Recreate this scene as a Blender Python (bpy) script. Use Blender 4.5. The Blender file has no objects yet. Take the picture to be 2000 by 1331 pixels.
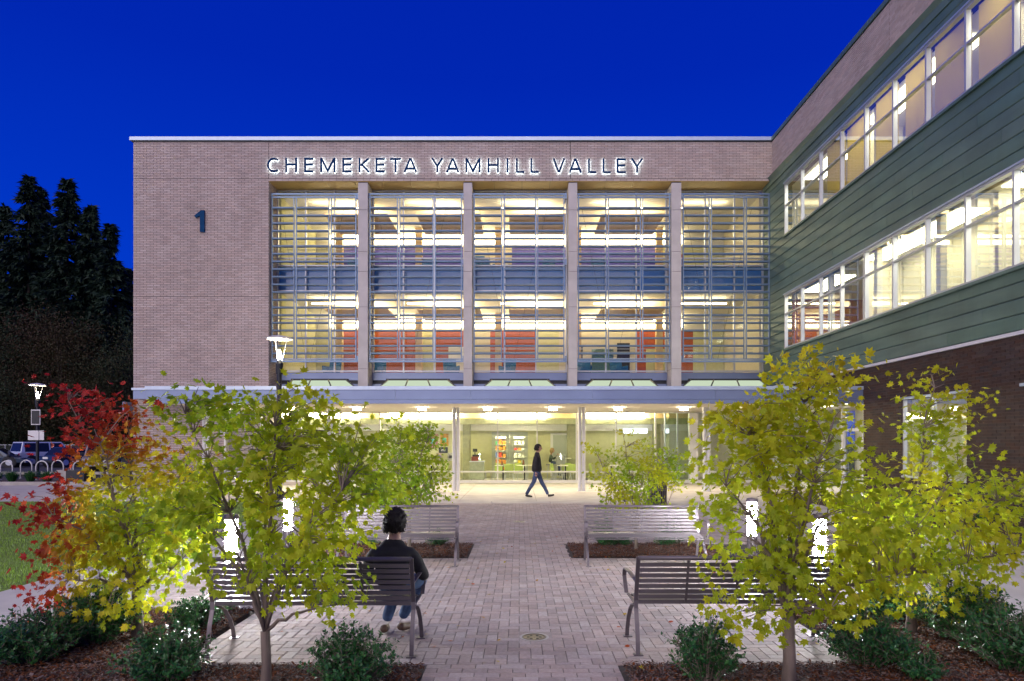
import bpy, math, random
import numpy as np
from mathutils import Vector, Matrix
R = math.radians
PI = math.pi
scene = bpy.context.scene
COL = scene.collection
rng = np.random.default_rng(7)
random.seed(7)

# ---------------------------------------------------------------- camera, sky, light
F = 1333.0                      # focal length in pixels of the 2000 px photograph
H = 1.8                         # eye height
cam_data = bpy.data.cameras.new('camera')
cam = bpy.data.objects.new('camera', cam_data)
COL.objects.link(cam)
cam.location = (0, 0, H)
cam.rotation_euler = (R(90), 0, 0)
cam_data.lens = 24.0
cam_data.sensor_width = 36.0
cam_data.shift_x = -0.007
cam_data.shift_y = 0.100
cam_data.clip_start = 0.1
cam_data.clip_end = 2000
scene.camera = cam

world = bpy.data.worlds.new('World')
scene.world = world
world.use_nodes = True
wn = world.node_tree.nodes
wl = world.node_tree.links
wn.clear()
wout = wn.new('ShaderNodeOutputWorld')
wbg = wn.new('ShaderNodeBackground')
wtc = wn.new('ShaderNodeTexCoord')
wsep = wn.new('ShaderNodeSeparateXYZ')
wmr = wn.new('ShaderNodeMapRange')
wmr.inputs[1].default_value = 0.0
wmr.inputs[2].default_value = 0.75
wcr = wn.new('ShaderNodeValToRGB')
wcr.color_ramp.elements[0].position = 0.0
wcr.color_ramp.elements[0].color = (0.0005, 0.058, 0.66, 1)
wcr.color_ramp.elements[1].position = 1.0
wcr.color_ramp.elements[1].color = (0.0002, 0.013, 0.36, 1)
e = wcr.color_ramp.elements.new(0.30)
e.color = (0.0003, 0.040, 0.58, 1)
e = wcr.color_ramp.elements.new(0.62)
e.color = (0.0002, 0.020, 0.44, 1)
wl.new(wtc.outputs['Generated'], wsep.inputs[0])
wl.new(wsep.outputs[2], wmr.inputs[0])
wl.new(wmr.outputs[0], wcr.inputs[0])
wl.new(wcr.outputs[0], wbg.inputs[0])
wbg.inputs[1].default_value = 0.415
wl.new(wbg.outputs[0], wout.inputs[0])

sun_data = bpy.data.lights.new('sun', 'SUN')
sun = bpy.data.objects.new('sun', sun_data)
COL.objects.link(sun)
sun_data.energy = 1.2          # soft afterglow of the western sky behind the camera
sun_data.angle = R(75)
sun_data.color = (1.0, 0.87, 0.81)
sun.rotation_euler = (R(62), 0, R(-27))

scene.view_settings.view_transform = 'Standard'
scene.view_settings.look = 'None'
scene.view_settings.exposure = 1.28
scene.view_settings.gamma = 1.0
scene.view_settings.use_curve_mapping = False
scene.cycles.use_denoising = True
scene.cycles.max_bounces = 8
scene.cycles.diffuse_bounces = 3
scene.cycles.transparent_max_bounces = 24
scene.cycles.sample_clamp_indirect = 6.0
scene.cycles.use_light_tree = True

# ---------------------------------------------------------------- helpers
def wx(px, Y): return (px - 1014.0) * Y / F
def wz(py, Y): return H - (py - 866.0) * Y / F

def tag(o, label=None, cat=None, group=None, kind=None):
    if label: o['label'] = label
    if cat: o['category'] = cat
    if group: o['group'] = group
    if kind: o['kind'] = kind
    return o

def link(name, data, parent=None):
    o = bpy.data.objects.new(name, data)
    COL.objects.link(o)
    if parent is not None: o.parent = parent
    return o

def empty(name, loc=(0, 0, 0), rz=0, parent=None):
    o = link(name, None, parent)
    o.location = loc
    o.rotation_euler = (0, 0, rz)
    o.empty_display_size = 0.2
    return o

def np_mesh(name, V, Fc, mats, face_mat=None, smooth=False, attr=None):
    """V (n,3) array, Fc (m,k) int array with k corners each; attr: per face float -> 'tint'."""
    V = np.asarray(V, dtype=np.float32); Fc = np.asarray(Fc, dtype=np.int32)
    me = bpy.data.meshes.new(name)
    m, k = Fc.shape
    me.vertices.add(len(V)); me.vertices.foreach_set('co', V.ravel())
    me.loops.add(m * k); me.loops.foreach_set('vertex_index', Fc.ravel())
    me.polygons.add(m)
    me.polygons.foreach_set('loop_start', np.arange(0, m * k, k, dtype=np.int32))
    for mt in mats: me.materials.append(mt)
    if face_mat is not None: me.polygons.foreach_set('material_index', np.asarray(face_mat, dtype=np.int32))
    me.polygons.foreach_set('use_smooth', np.full(m, bool(smooth)))
    if attr is not None:
        a = me.attributes.new('tint', 'FLOAT', 'FACE')
        a.data.foreach_set('value', np.asarray(attr, dtype=np.float32))
    me.update(calc_edges=True)
    return me

class MB:
    """collects simple solids; build() links them as one mesh object"""
    def __init__(s): s.v = []; s.f = []
    def box(s, x0, x1, y0, y1, z0, z1):
        if x0 > x1: x0, x1 = x1, x0
        if y0 > y1: y0, y1 = y1, y0
        if z0 > z1: z0, z1 = z1, z0
        n = len(s.v)
        s.v += [(x0,y0,z0),(x1,y0,z0),(x1,y1,z0),(x0,y1,z0),(x0,y0,z1),(x1,y0,z1),(x1,y1,z1),(x0,y1,z1)]
        s.f += [(n,n+3,n+2,n+1),(n+4,n+5,n+6,n+7),(n,n+1,n+5,n+4),(n+1,n+2,n+6,n+5),(n+2,n+3,n+7,n+6),(n+3,n,n+4,n+7)]
        return s
    def quad(s, a, b, c, d):
        n = len(s.v); s.v += [a, b, c, d]; s.f.append((n, n+1, n+2, n+3)); return s
    def tube(s, pts, rad, seg=8, caps=True, flat=None):
        """rad: float or list. flat=(w,t): rectangular strap"""
        P = [Vector(p) for p in pts]; n = len(P)
        rr = rad if isinstance(rad, (list, tuple)) else [rad] * n
        base = len(s.v)
        t0 = (P[1] - P[0]).normalized()
        up = Vector((0, 0, 1)) if abs(t0.z) < 0.9 else Vector((0, 1, 0))
        for i in range(n):
            t = (P[min(i + 1, n - 1)] - P[max(i - 1, 0)])
            if t.length < 1e-9: t = t0
            t.normalize()
            a = t.cross(up)
            if a.length < 1e-4: a = t.cross(Vector((1, 0, 0)))
            a.normalize(); b = a.cross(t).normalized(); up = b
            for k in range(seg):
                an = 2 * PI * k / seg
                s.v.append(tuple(P[i] + a * (rr[i] * math.cos(an)) + b * (rr[i] * math.sin(an))))
        for i in range(n - 1):
            for k in range(seg):
                k2 = (k + 1) % seg
                s.f.append((base + i*seg + k, base + i*seg + k2, base + (i+1)*seg + k2, base + (i+1)*seg + k))
        if caps:
            s.f.append(tuple(base + k for k in range(seg))[::-1])
            s.f.append(tuple(base + (n-1)*seg + k for k in range(seg)))
        return s
    def strap(s, pts, w, t, axis=(1, 0, 0)):
        """flat bar along pts, width w along axis, thickness t across"""
        P = [Vector(p) for p in pts]; n = len(P); A = Vector(axis).normalized(); base = len(s.v)
        for i in range(n):
            d = (P[min(i+1, n-1)] - P[max(i-1, 0)]).normalized()
            nn = d.cross(A).normalized()
            for (sa, sb) in ((-1,-1),(1,-1),(1,1),(-1,1)):
                s.v.append(tuple(P[i] + A*(sa*w/2) + nn*(sb*t/2)))
        for i in range(n-1):
            for k in range(4):
                k2 = (k+1) % 4
                s.f.append((base+i*4+k, base+i*4+k2, base+(i+1)*4+k2, base+(i+1)*4+k))
        s.f.append((base, base+3, base+2, base+1)[::-1]); e_ = base+(n-1)*4
        s.f.append((e_, e_+1, e_+2, e_+3))
        return s
    def lathe(s, prof, c=(0, 0, 0), seg=20):
        base = len(s.v); n = len(prof)
        for (r, z) in prof:
            for k in range(seg):
                an = 2*PI*k/seg
                s.v.append((c[0]+r*math.cos(an), c[1]+r*math.sin(an), c[2]+z))
        for i in range(n-1):
            for k in range(seg):
                k2 = (k+1) % seg
                s.f.append((base+i*seg+k, base+i*seg+k2, base+(i+1)*seg+k2, base+(i+1)*seg+k))
        s.f.append(tuple(base+k for k in range(seg))[::-1])
        s.f.append(tuple(base+(n-1)*seg+k for k in range(seg)))
        return s
    def prism(s, poly, axis, a, b):
        """poly: 2-D outline; axis 0: (y,z) extruded in x, 1: (x,z) extruded in y, 2: (x,y) extruded in z"""
        n = len(poly); base = len(s.v)
        for t in (a, b):
            for (p, q) in poly:
                s.v.append((t, p, q) if axis == 0 else ((p, t, q) if axis == 1 else (p, q, t)))
        for k in range(n):
            k2 = (k+1) % n
            s.f.append((base+k, base+k2, base+n+k2, base+n+k))
        s.f.append(tuple(base+k for k in range(n))[::-1]); s.f.append(tuple(base+n+k for k in range(n)))
        return s
    def mesh(s, name, mat, smooth=False):
        me = bpy.data.meshes.new(name)
        me.from_pydata(s.v, [], s.f)
        me.materials.append(mat)
        if smooth: me.polygons.foreach_set('use_smooth', np.full(len(me.polygons), True))
        me.update()
        return me
    def build(s, name, mat, parent=None, smooth=False, bevel=0, kind=None, label=None):
        o = link(name, s.mesh(name, mat, smooth), parent)
        if bevel:
            b = o.modifiers.new('edge', 'BEVEL'); b.width = bevel; b.segments = 2; b.limit_method = 'ANGLE'
        if kind: o['kind'] = kind
        if label: o['label'] = label
        return o

def boxobj(name, mat, parent, b, **kw):
    return MB().box(*b).build(name, mat, parent, **kw)

def copy_tree(o, parent=None):
    c = o.copy(); COL.objects.link(c)
    if parent is not None: c.parent = parent
    for ch in list(o.children): copy_tree(ch, c)
    return c

# ---------------------------------------------------------------- materials
def new_mat(name):
    m = bpy.data.materials.new(name); m.use_nodes = True
    nt = m.node_tree; nt.nodes.clear()
    out = nt.nodes.new('ShaderNodeOutputMaterial')
    return m, nt.nodes, nt.links, out

def mat(name, color, rough=0.6, metal=0.0, var=0.12, scale=6.0, bump=0.0, bscale=40.0, spec=0.5,
        tint=None, tintamt=0.25, stretch=None, color2=None, coat=0.0, dirt=0.0, dscale=0.7, dstretch=None):
    """principled with noise colour variation. tint: 'attr' | 'object' | 'island' random shade."""
    m, N, L, out = new_mat(name)
    p = N.new('ShaderNodeBsdfPrincipled')
    p.inputs['Roughness'].default_value = rough
    p.inputs['Metallic'].default_value = metal
    p.inputs['Specular IOR Level'].default_value = spec
    if coat: p.inputs['Coat Weight'].default_value = coat
    L.new(p.outputs[0], out.inputs[0])
    tc = N.new('ShaderNodeTexCoord')
    mp = N.new('ShaderNodeMapping')
    g = N.new('ShaderNodeNewGeometry')
    L.new(g.outputs['Position'], mp.inputs[0])
    if stretch: mp.inputs['Scale'].default_value = stretch
    ns = N.new('ShaderNodeTexNoise'); ns.inputs['Scale'].default_value = scale; ns.inputs['Detail'].default_value = 5
    L.new(mp.outputs[0], ns.inputs[0])
    c = color if len(color) == 4 else (*color, 1)
    mx = N.new('ShaderNodeMix'); mx.data_type = 'RGBA'
    d = color2 if color2 else tuple(v * (1 - 2 * var) for v in color[:3])
    mx.inputs[6].default_value = c
    mx.inputs[7].default_value = (*d[:3], 1)
    mr = N.new('ShaderNodeMapRange'); mr.inputs[1].default_value = 0.32; mr.inputs[2].default_value = 0.68
    L.new(ns.outputs[0], mr.inputs[0]); L.new(mr.outputs[0], mx.inputs[0])
    cur = mx.outputs[2]
    if tint:
        if tint == 'attr':
            a = N.new('ShaderNodeAttribute'); a.attribute_name = 'tint'; src = a.outputs['Fac']
        elif tint == 'object':
            a = N.new('ShaderNodeObjectInfo'); src = a.outputs['Random']
        else:
            a = N.new('ShaderNodeNewGeometry'); src = a.outputs['Random Per Island']
        hs = N.new('ShaderNodeHueSaturation')
        r2 = N.new('ShaderNodeMapRange'); r2.inputs[3].default_value = 1 - tintamt; r2.inputs[4].default_value = 1 + tintamt
        L.new(src, r2.inputs[0]); L.new(r2.outputs[0], hs.inputs['Value'])
        r3 = N.new('ShaderNodeMath'); r3.operation = 'MULTIPLY'; r3.inputs[1].default_value = 7.31
        r4 = N.new('ShaderNodeMath'); r4.operation = 'FRACT'
        r5 = N.new('ShaderNodeMapRange'); r5.inputs[3].default_value = 1 - tintamt * 1.2; r5.inputs[4].default_value = 1 + tintamt * 1.2
        L.new(src, r3.inputs[0]); L.new(r3.outputs[0], r4.inputs[0]); L.new(r4.outputs[0], r5.inputs[0])
        L.new(r5.outputs[0], hs.inputs['Saturation'])
        L.new(cur, hs.inputs['Color']); cur = hs.outputs[0]
    if dirt:      # slow patches of dust and weathering
        mp2 = N.new('ShaderNodeMapping'); L.new(g.outputs['Position'], mp2.inputs[0])
        if dstretch: mp2.inputs['Scale'].default_value = dstretch
        nd = N.new('ShaderNodeTexNoise'); nd.inputs['Scale'].default_value = dscale; nd.inputs['Detail'].default_value = 7; nd.inputs['Roughness'].default_value = .65
        L.new(mp2.outputs[0], nd.inputs[0])
        rd_ = N.new('ShaderNodeMapRange'); rd_.inputs[1].default_value = .3; rd_.inputs[2].default_value = .7; rd_.inputs[3].default_value = 1 - dirt; rd_.inputs[4].default_value = 1 + dirt*.4
        L.new(nd.outputs[0], rd_.inputs[0])
        vm = N.new('ShaderNodeVectorMath'); vm.operation = 'SCALE'
        L.new(cur, vm.inputs[0]); L.new(rd_.outputs[0], vm.inputs['Scale']); cur = vm.outputs[0]
    L.new(cur, p.inputs['Base Color'])
    if bump:
        nb = N.new('ShaderNodeTexNoise'); nb.inputs['Scale'].default_value = bscale; nb.inputs['Detail'].default_value = 6
        L.new(mp.outputs[0], nb.inputs[0])
        bp = N.new('ShaderNodeBump'); bp.inputs['Strength'].default_value = bump; bp.inputs['Distance'].default_value = 0.01
        L.new(nb.outputs[0], bp.inputs['Height']); L.new(bp.outputs[0], p.inputs['Normal'])
        rr = N.new('ShaderNodeMapRange'); rr.inputs[3].default_value = max(rough - .1, 0); rr.inputs[4].default_value = min(rough + .12, 1)
        L.new(ns.outputs[0], rr.inputs[0]); L.new(rr.outputs[0], p.inputs['Roughness'])
    return m

def emit(name, color, strength):
    m, N, L, out = new_mat(name)
    e_ = N.new('ShaderNodeEmission'); e_.inputs[0].default_value = (*color, 1); e_.inputs[1].default_value = strength
    L.new(e_.outputs[0], out.inputs[0])
    return m

def glass(name, tintc=(0.96, 0.98, 0.96), refl=1.0):
    m, N, L, out = new_mat(name)
    t = N.new('ShaderNodeBsdfTransparent'); t.inputs[0].default_value = (*tintc, 1)
    g = N.new('ShaderNodeBsdfGlossy'); g.inputs['Roughness'].default_value = 0.01; g.inputs[0].default_value = (0.9, 0.95, 1, 1)
    fr = N.new('ShaderNodeFresnel'); fr.inputs[0].default_value = 1.5
    mu = N.new('ShaderNodeMath'); mu.operation = 'MULTIPLY'; mu.inputs[1].default_value = refl
    mx = N.new('ShaderNodeMixShader')
    L.new(fr.outputs[0], mu.inputs[0]); L.new(mu.outputs[0], mx.inputs[0])
    L.new(t.outputs[0], mx.inputs[1]); L.new(g.outputs[0], mx.inputs[2]); L.new(mx.outputs[0], out.inputs[0])
    return m

def leafmat(name, src, stops, trans=0.58, rough=0.45, value=1.0):
    """leaf colours from a 0..1 value: per face attribute 'tint' or object colour"""
    m, N, L, out = new_mat(name)
    if src == 'attr':
        a = N.new('ShaderNodeAttribute'); a.attribute_name = 'tint'; v = a.outputs['Fac']
    else:
        a = N.new('ShaderNodeObjectInfo'); s_ = N.new('ShaderNodeSeparateColor'); L.new(a.outputs['Color'], s_.inputs[0]); v = s_.outputs[0]
    cr = N.new('ShaderNodeValToRGB')
    el = cr.color_ramp.elements
    el[0].position = stops[0][0]; el[0].color = (*stops[0][1], 1)
    el[1].position = stops[-1][0]; el[1].color = (*stops[-1][1], 1)
    for (p_, c_) in stops[1:-1]:
        e_ = el.new(p_); e_.color = (*c_, 1)
    L.new(v, cr.inputs[0])
    d = N.new('ShaderNodeBsdfPrincipled'); d.inputs['Roughness'].default_value = rough
    d.inputs['Specular IOR Level'].default_value = 0.35
    tr = N.new('ShaderNodeBsdfTranslucent')
    L.new(cr.outputs[0], d.inputs['Base Color']); L.new(cr.outputs[0], tr.inputs[0])
    mx = N.new('ShaderNodeMixShader'); mx.inputs[0].default_value = trans
    L.new(d.outputs[0], mx.inputs[1]); L.new(tr.outputs[0], mx.inputs[2]); L.new(mx.outputs[0], out.inputs[0])
    return m

M = {}
M['brick'] = mat('light_brick', (0.47, 0.385, 0.345), 0.85, var=0.06, scale=.8, tint='attr', tintamt=0.13, dirt=.12, dscale=.5, dstretch=(1, 1, .35), bump=0.3, bscale=60)
M['mortar'] = mat('grey_mortar', (0.11, 0.09, 0.085), 0.95, var=0.1, scale=3)
M['brown_brick'] = mat('dark_brown_brick', (0.050, 0.026, 0.018), 0.7, var=0.1, scale=1.5, tint='attr', tintamt=0.3, bump=0.3, bscale=60)
M['brown_brick_one'] = mat('dark_brown_brick_piece', (0.050, 0.026, 0.018), 0.7, var=0.1, scale=1.5, tint='object', tintamt=0.3, bump=0.3, bscale=60)
M['brown_mortar'] = mat('brown_mortar', (0.10, 0.068, 0.052), 0.95, var=0.1)
M['coping'] = mat('coping_metal', (0.42, 0.50, 0.60), 0.35, 0.4, var=0.05)
M['alu'] = mat('clear_anodised_aluminium', (0.52, 0.55, 0.58), 0.38, 0.55, var=0.06, scale=2)
M['screen'] = mat('sunscreen_aluminium', (0.17, 0.25, 0.36), 0.42, 0.5, var=0.06, scale=2)
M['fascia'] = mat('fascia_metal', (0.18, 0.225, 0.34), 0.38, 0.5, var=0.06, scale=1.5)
M['white_metal'] = mat('white_painted_metal', (0.66, 0.66, 0.64), 0.4, 0.0, var=0.04)
M['precast'] = mat('precast_concrete', (0.46, 0.43, 0.41), 0.8, var=0.07, scale=2, bump=0.15, bscale=30)
M['green'] = mat('green_metal_cladding', (0.105, 0.185, 0.145), 0.45, 0.2, var=0.10, dirt=.22, dscale=.9, dstretch=(1, 1, .3), scale=1.3, tint='object', tintamt=0.07, bump=0.05, bscale=3, stretch=(1, .5, 3))
M['green_dark'] = mat('green_joint', (0.02, 0.035, 0.02), 0.7)
M['wood_soffit'] = mat('cedar_soffit', (0.68, 0.46, 0.16), 0.5, var=0.12, scale=4, stretch=(1, 10, 10), bump=0.1)
M['plaster'] = mat('cream_plaster', (0.72, 0.68, 0.54), 0.85, var=0.03)
M['cream'] = mat('pale_yellow_green_wall', (0.66, 0.66, 0.36), 0.85, var=0.04)
M['white_in'] = mat('white_ceiling', (0.80, 0.79, 0.74), 0.8, var=0.02)
M['orange'] = mat('burnt_orange_wall', (0.45, 0.095, 0.018), 0.6, var=0.08)
M['purple'] = mat('lavender_wall', (0.12, 0.10, 0.58), 0.7, var=0.06)
M['tan'] = mat('tan_wood_cloud', (0.70, 0.50, 0.26), 0.5, var=0.1, stretch=(1, 8, 1))
M['blue_spandrel'] = mat('blue_spandrel_panel', (0.04, 0.19, 0.50), 0.3, 0.0, var=0.1, scale=0.7)
M['int_floor'] = mat('interior_floor', (0.30, 0.27, 0.22), 0.4, var=0.1)
M['dark'] = mat('dark_metal', (0.03, 0.032, 0.035), 0.45, 0.5, var=0.1)
M['black'] = mat('black_rubber', (0.015, 0.015, 0.017), 0.6, var=0.1)
M['glass'] = glass('clear_glass', (0.95, 0.98, 0.94), 0.45)
M['glass_up'] = glass('curtain_wall_glass', (0.93, 0.96, 0.95), 0.9)
M['glass_green'] = glass('greenish_glass', (0.72, 0.84, 0.74), 1.2)
M['shade'] = leafmat('roller_shade', 'object', [(0.0, (.76, .66, .27)), (1.0, (.76, .66, .27))], trans=.75, rough=.9)
M['concrete'] = mat('broom_concrete', (0.43, 0.40, 0.37), 0.75, var=0.10, dirt=.15, dscale=.6, scale=1.6, bump=0.2, bscale=80)
M['curb'] = mat('curb_concrete', (0.40, 0.37, 0.33), 0.8, var=0.12, scale=3, bump=0.25)
M['asphalt'] = mat('asphalt', (0.045, 0.045, 0.05), 0.9, var=0.2, bump=0.5, bscale=120)
M['soil'] = mat('ground_soil', (0.05, 0.045, 0.03), 0.95, var=0.25, scale=2, bump=0.5)
M['mulchbase'] = mat('mulch_base', (0.055, 0.026, 0.016), 0.95, var=0.35, scale=25, bump=1.0, bscale=90)
M['mulch'] = mat('bark_mulch', (0.13, 0.055, 0.03), 0.9, var=0.2, tint='attr', tintamt=0.6)
M['lawnbase'] = mat('lawn_base', (0.12, 0.20, 0.012), 0.95, var=0.25, scale=1.2, bump=0.8, bscale=60)
M['grass'] = mat('grass_blade', (0.20, 0.36, 0.02), 0.6, var=0.2, scale=1.0, tint='attr', tintamt=0.35)
M['paver'] = mat('paver', (0.40, 0.33, 0.295), 0.85, var=0.10, scale=30, tint='object', tintamt=0.17, dirt=.22, dscale=.9, bump=0.35, bscale=150)
M['paver_all'] = mat('paver_mass', (0.40, 0.33, 0.295), 0.85, var=0.10, scale=30, tint='attr', tintamt=0.17, dirt=.22, dscale=.9, bump=0.35, bscale=150)
M['sand'] = mat('joint_sand', (0.055, 0.045, 0.04), 0.95, var=0.2, scale=20)
M['bark_dark'] = mat('conifer_bark', (0.03, 0.022, 0.016), 0.9)
M['bark'] = mat('maple_bark', (0.22, 0.17, 0.13), 0.8, var=0.22, scale=18, stretch=(1, 1, 0.25), bump=0.6, bscale=60)
M['bench'] = mat('bench_powdercoat', (0.135, 0.115, 0.125), 0.36, 0.40, var=0.06)
M['letter'] = mat('navy_letter', (0.008, 0.035, 0.10), 0.85, 0, var=0.05, spec=.1)
# ---------------------------------------------------------------- brick faces
def brick_rects(W, Hh, holes, L=0.305, h=0.0775, j=0.016, shift=0.0):
    out = []
    rows = max(1, int(round(Hh / h))); hh = Hh / rows
    for r in range(rows):
        z0 = r * hh; z1 = z0 + hh - j
        x = -L * (0.5 if r % 2 else 0.0) + shift
        while x < W:
            a = max(x, 0.0); b = min(x + L - j, W)
            x += L
            if b - a < 0.03: continue
            segs = [(a, b)]
            for (h0, h1, k0, k1) in holes:
                if z1 <= k0 or z0 >= k1: continue
                ns = []
                for (p, q) in segs:
                    if q <= h0 or p >= h1: ns.append((p, q)); continue
                    if p < h0: ns.append((p, h0))
                    if q > h1: ns.append((h1, q))
                segs = ns
            for (p, q) in segs:
                if q - p > 0.02: out.append((p, q, z0, z1))
    return out

def brick_mesh(name, rects, o, u, n, mats, depth=0.012):
    """proud brick faces: front + four sides, merged in one mesh"""
    o = np.array(o, float); u = np.array(u, float); n = np.array(n, float); z = np.array([0, 0, 1.0])
    Rr = np.array(rects, float); m = len(Rr)
    jit = rng.uniform(-0.0015, 0.0015, m)
    def P(a, zz, d): return o + a[:, None] * u + zz[:, None] * z + np.asarray(d).reshape(-1, 1) * n
    d0 = np.full(m, -0.003); d1 = depth + jit
    V = np.stack([P(Rr[:,0], Rr[:,2], d0), P(Rr[:,1], Rr[:,2], d0), P(Rr[:,1], Rr[:,3], d0), P(Rr[:,0], Rr[:,3], d0),
                  P(Rr[:,0], Rr[:,2], d1), P(Rr[:,1], Rr[:,2], d1), P(Rr[:,1], Rr[:,3], d1), P(Rr[:,0], Rr[:,3], d1)], axis=1).reshape(-1, 3)
    T = np.array([[4,5,6,7],[0,1,5,4],[1,2,6,5],[2,3,7,6],[3,0,4,7]])
    Fc = (T[None] + (np.arange(m) * 8)[:, None, None]).reshape(-1, 4)
    if np.dot(np.cross(u, z), n) < 0: Fc = Fc[:, ::-1]
    return np_mesh(name, V, Fc, mats, attr=np.repeat(rng.random(m), 5))

XL, XR = -17.4, 11.4            # left end and right corner of the main front
XA = -11.3                      # left side of the glazed recess
YF, YG, YC = 30.8, 31.9, 30.45  # brick front, curtain wall, cafe glass
ZS, ZR = 13.62, 15.42           # soffit of the recess, roof
YB = 38.0                       # back wall of the upper rooms

# ================================================================ ground
ground = MB().quad((-600, -60, -0.05), (600, -60, -0.05), (600, 1200, -0.05), (-600, 1200, -0.05)).build('ground', M['soil'])
tag(ground, kind='structure')
# concrete walks (slabs with recessed joints between them)
walk = empty('pavement'); tag(walk, kind='structure')
def slabs(x0, x1, y0, y1, nx, ny, z=0.0, m='concrete'):
    dx = (x1-x0)/nx; dy = (y1-y0)/ny; g = 0.005
    for i in range(nx):
        for j in range(ny):
            MB().box(x0+i*dx+g, x0+(i+1)*dx-g, y0+j*dy+g, y0+(j+1)*dy-g, z-0.12, z).build('concrete_slab', M[m], walk, bevel=0.004)
slabs(-6.28, -4.4, -1.0, 20.3, 1, 13)
slabs(4.5, 11.38, -1.0, 20.3, 3, 12)
slabs(-26.0, 12.6, 21.0, 30.38, 16, 4)
slabs(-6.28, -4.4, 20.3, 21.0, 1, 1); slabs(4.5, 11.38, 20.3, 21.0, 3, 1); slabs(-4.4, 4.5, 20.3, 21.0, 5, 1)
slabs(-60, -26, 21.0, 23.0, 8, 1); slabs(-60, -17.0, 40.0, 42.0, 14, 1)
joint = MB().quad((-60, -2, -0.03), (12.6, -2, -0.03), (12.6, 30.4, -0.03), (-60, 30.4, -0.03)).build('joint_base', M['sand']); tag(joint, kind='structure')

# paver plaza
plaza = empty('paver_plaza'); tag(plaza, kind='structure')
regions = [(-2.8, 2.8, 5.55, 7.4), (-4.4, 4.5, 7.4, 10.66), (-0.8, 0.82, 10.66, 12.18), (-4.4, 4.5, 12.18, 20.3)]
MB().box(-4.4, 4.5, 7.4, 20.3, -0.1, -0.011).box(-2.8, 2.8, 4.0, 7.4, -0.1, -0.012).build('joint_sand', M['sand'], plaza)
pv = []
w = 0.1; jn = 0.0045
holes_round = [(0.14, 6.33, 0.15), (0.0, 15.6, 0.17)]
for (x0, x1, y0, y1) in regions:
    i0 = int(math.floor(x0/w)) - 2; i1 = int(math.ceil(x1/w)) + 2; j0 = int(math.floor(y0/w)) - 2; j1 = int(math.ceil(y1/w)) + 2
    for i in range(i0, i1):
        for j in range(j0, j1):
            t = (i - j) % 4
            if t == 0: r = [i*w, (i+2)*w, j*w, (j+1)*w]
            elif t == 3: r = [i*w, (i+1)*w, j*w, (j+2)*w]
            else: continue
            a = max(r[0], x0); b = min(r[1], x1); c = max(r[2], y0); d = min(r[3], y1)
            if b - a < 0.03 or d - c < 0.03: continue
            pv.append((a, b, c, d))
# running-bond strip at the near end
for k in range(16):
    yy = 5.55 - (k+1)*w
    x = -0.75 - (0.1 if k % 2 else 0)
    while x < 0.80:
        a = max(x, -0.75); b = min(x + 0.2, 0.80); x += 0.2
        if b - a > 0.03: pv.append((a, b, yy, yy + w))
def cut(p):
    for (cx, cy, r) in holes_round:
        mx_ = (p[0]+p[1])/2; my_ = (p[2]+p[3])/2
        if math.hypot(mx_-cx, my_-cy) < r*.8: return True
    return False
pv = [p for p in pv if not cut(p)]
vis = [p for p in pv if p[2] > 5.1 and abs((p[0]+p[1])/2) * F / p[2] < 640]
vis.sort(key=lambda p: p[2] + 0.25*abs(p[0]))
near = set(vis[:300])
def paver_vf(a, b, c, d, dz=0.0):
    g = jn/2; ch = 0.004
    a += g; b -= g; c += g; d -= g
    V = [(a,c,-.02+dz),(b,c,-.02+dz),(b,d,-.02+dz),(a,d,-.02+dz),(a,c,-.004+dz),(b,c,-.004+dz),(b,d,-.004+dz),(a,d,-.004+dz),
         (a+ch,c+ch,dz),(b-ch,c+ch,dz),(b-ch,d-ch,dz),(a+ch,d-ch,dz)]
    return V
PT = np.array([[0,1,5,4],[1,2,6,5],[2,3,7,6],[3,0,4,7],[4,5,9,8],[5,6,10,9],[6,7,11,10],[7,4,8,11],[8,9,10,11]])
rest = [p for p in pv if p not in near]
V = np.array([paver_vf(*p, dz=random.uniform(-.0012, .0012)) for p in rest]).reshape(-1, 3)
Fc = (PT[None] + (np.arange(len(rest))*12)[:, None, None]).reshape(-1, 4)
o = link('paver_field', np_mesh('paver_field', V, Fc, [M['paver_all']], attr=np.repeat(rng.random(len(rest)), 9)), plaza); o['kind'] = 'stuff'
cache = {}
for p in near:
    key = (round(p[1]-p[0], 3), round(p[3]-p[2], 3))
    if key not in cache:
        cache[key] = np_mesh('paver', np.array(paver_vf(-key[0]/2, key[0]/2, -key[1]/2, key[1]/2)), PT, [M['paver']])
    o = link('paver', cache[key], plaza)
    o.location = ((p[0]+p[1])/2, (p[2]+p[3])/2, random.uniform(-.0012, .0012))
# drains
for (cx, cy, rr, lab) in ((0.14, 6.33, 0.112, 'small round bronze drain cover in the pavers between the front benches'), (0.0, 15.6, 0.135, 'tan round drain cover in the pavers beyond the rear benches')):
    d = empty('drain_cover', (cx, cy, 0)); tag(d, lab, 'drain cover', 'drain covers set in the pavers')
    MB().lathe([(.001, -.012), (rr+.13, -.012), (rr+.13, -.0018), (.001, -.0018)], seg=28).build('bedding', M['paver_all'], d)
    b = MB(); b.lathe([(rr+.025, -.02), (rr+.025, .002), (rr+.002, .003), (rr+.002, -.02)], seg=28); b.build('collar', M['curb'], d)
    MB().lathe([(rr, -.02), (rr, .003), (rr*.9, .005), (rr*.86, .001), (rr*.1, .001), (0.001, .004)], seg=28).build('lid', mat('bronze_lid', (.16, .13, .09), .45, .7), d)
    b = MB()
    for k in range(6):
        an = k*PI/3; b.box(math.cos(an)*rr*.5-.012, math.cos(an)*rr*.5+.012, math.sin(an)*rr*.5-.012, math.sin(an)*rr*.5+.012, .001, .004)
    b.build('lid_boss', M['dark'], d, kind='stuff')

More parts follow.
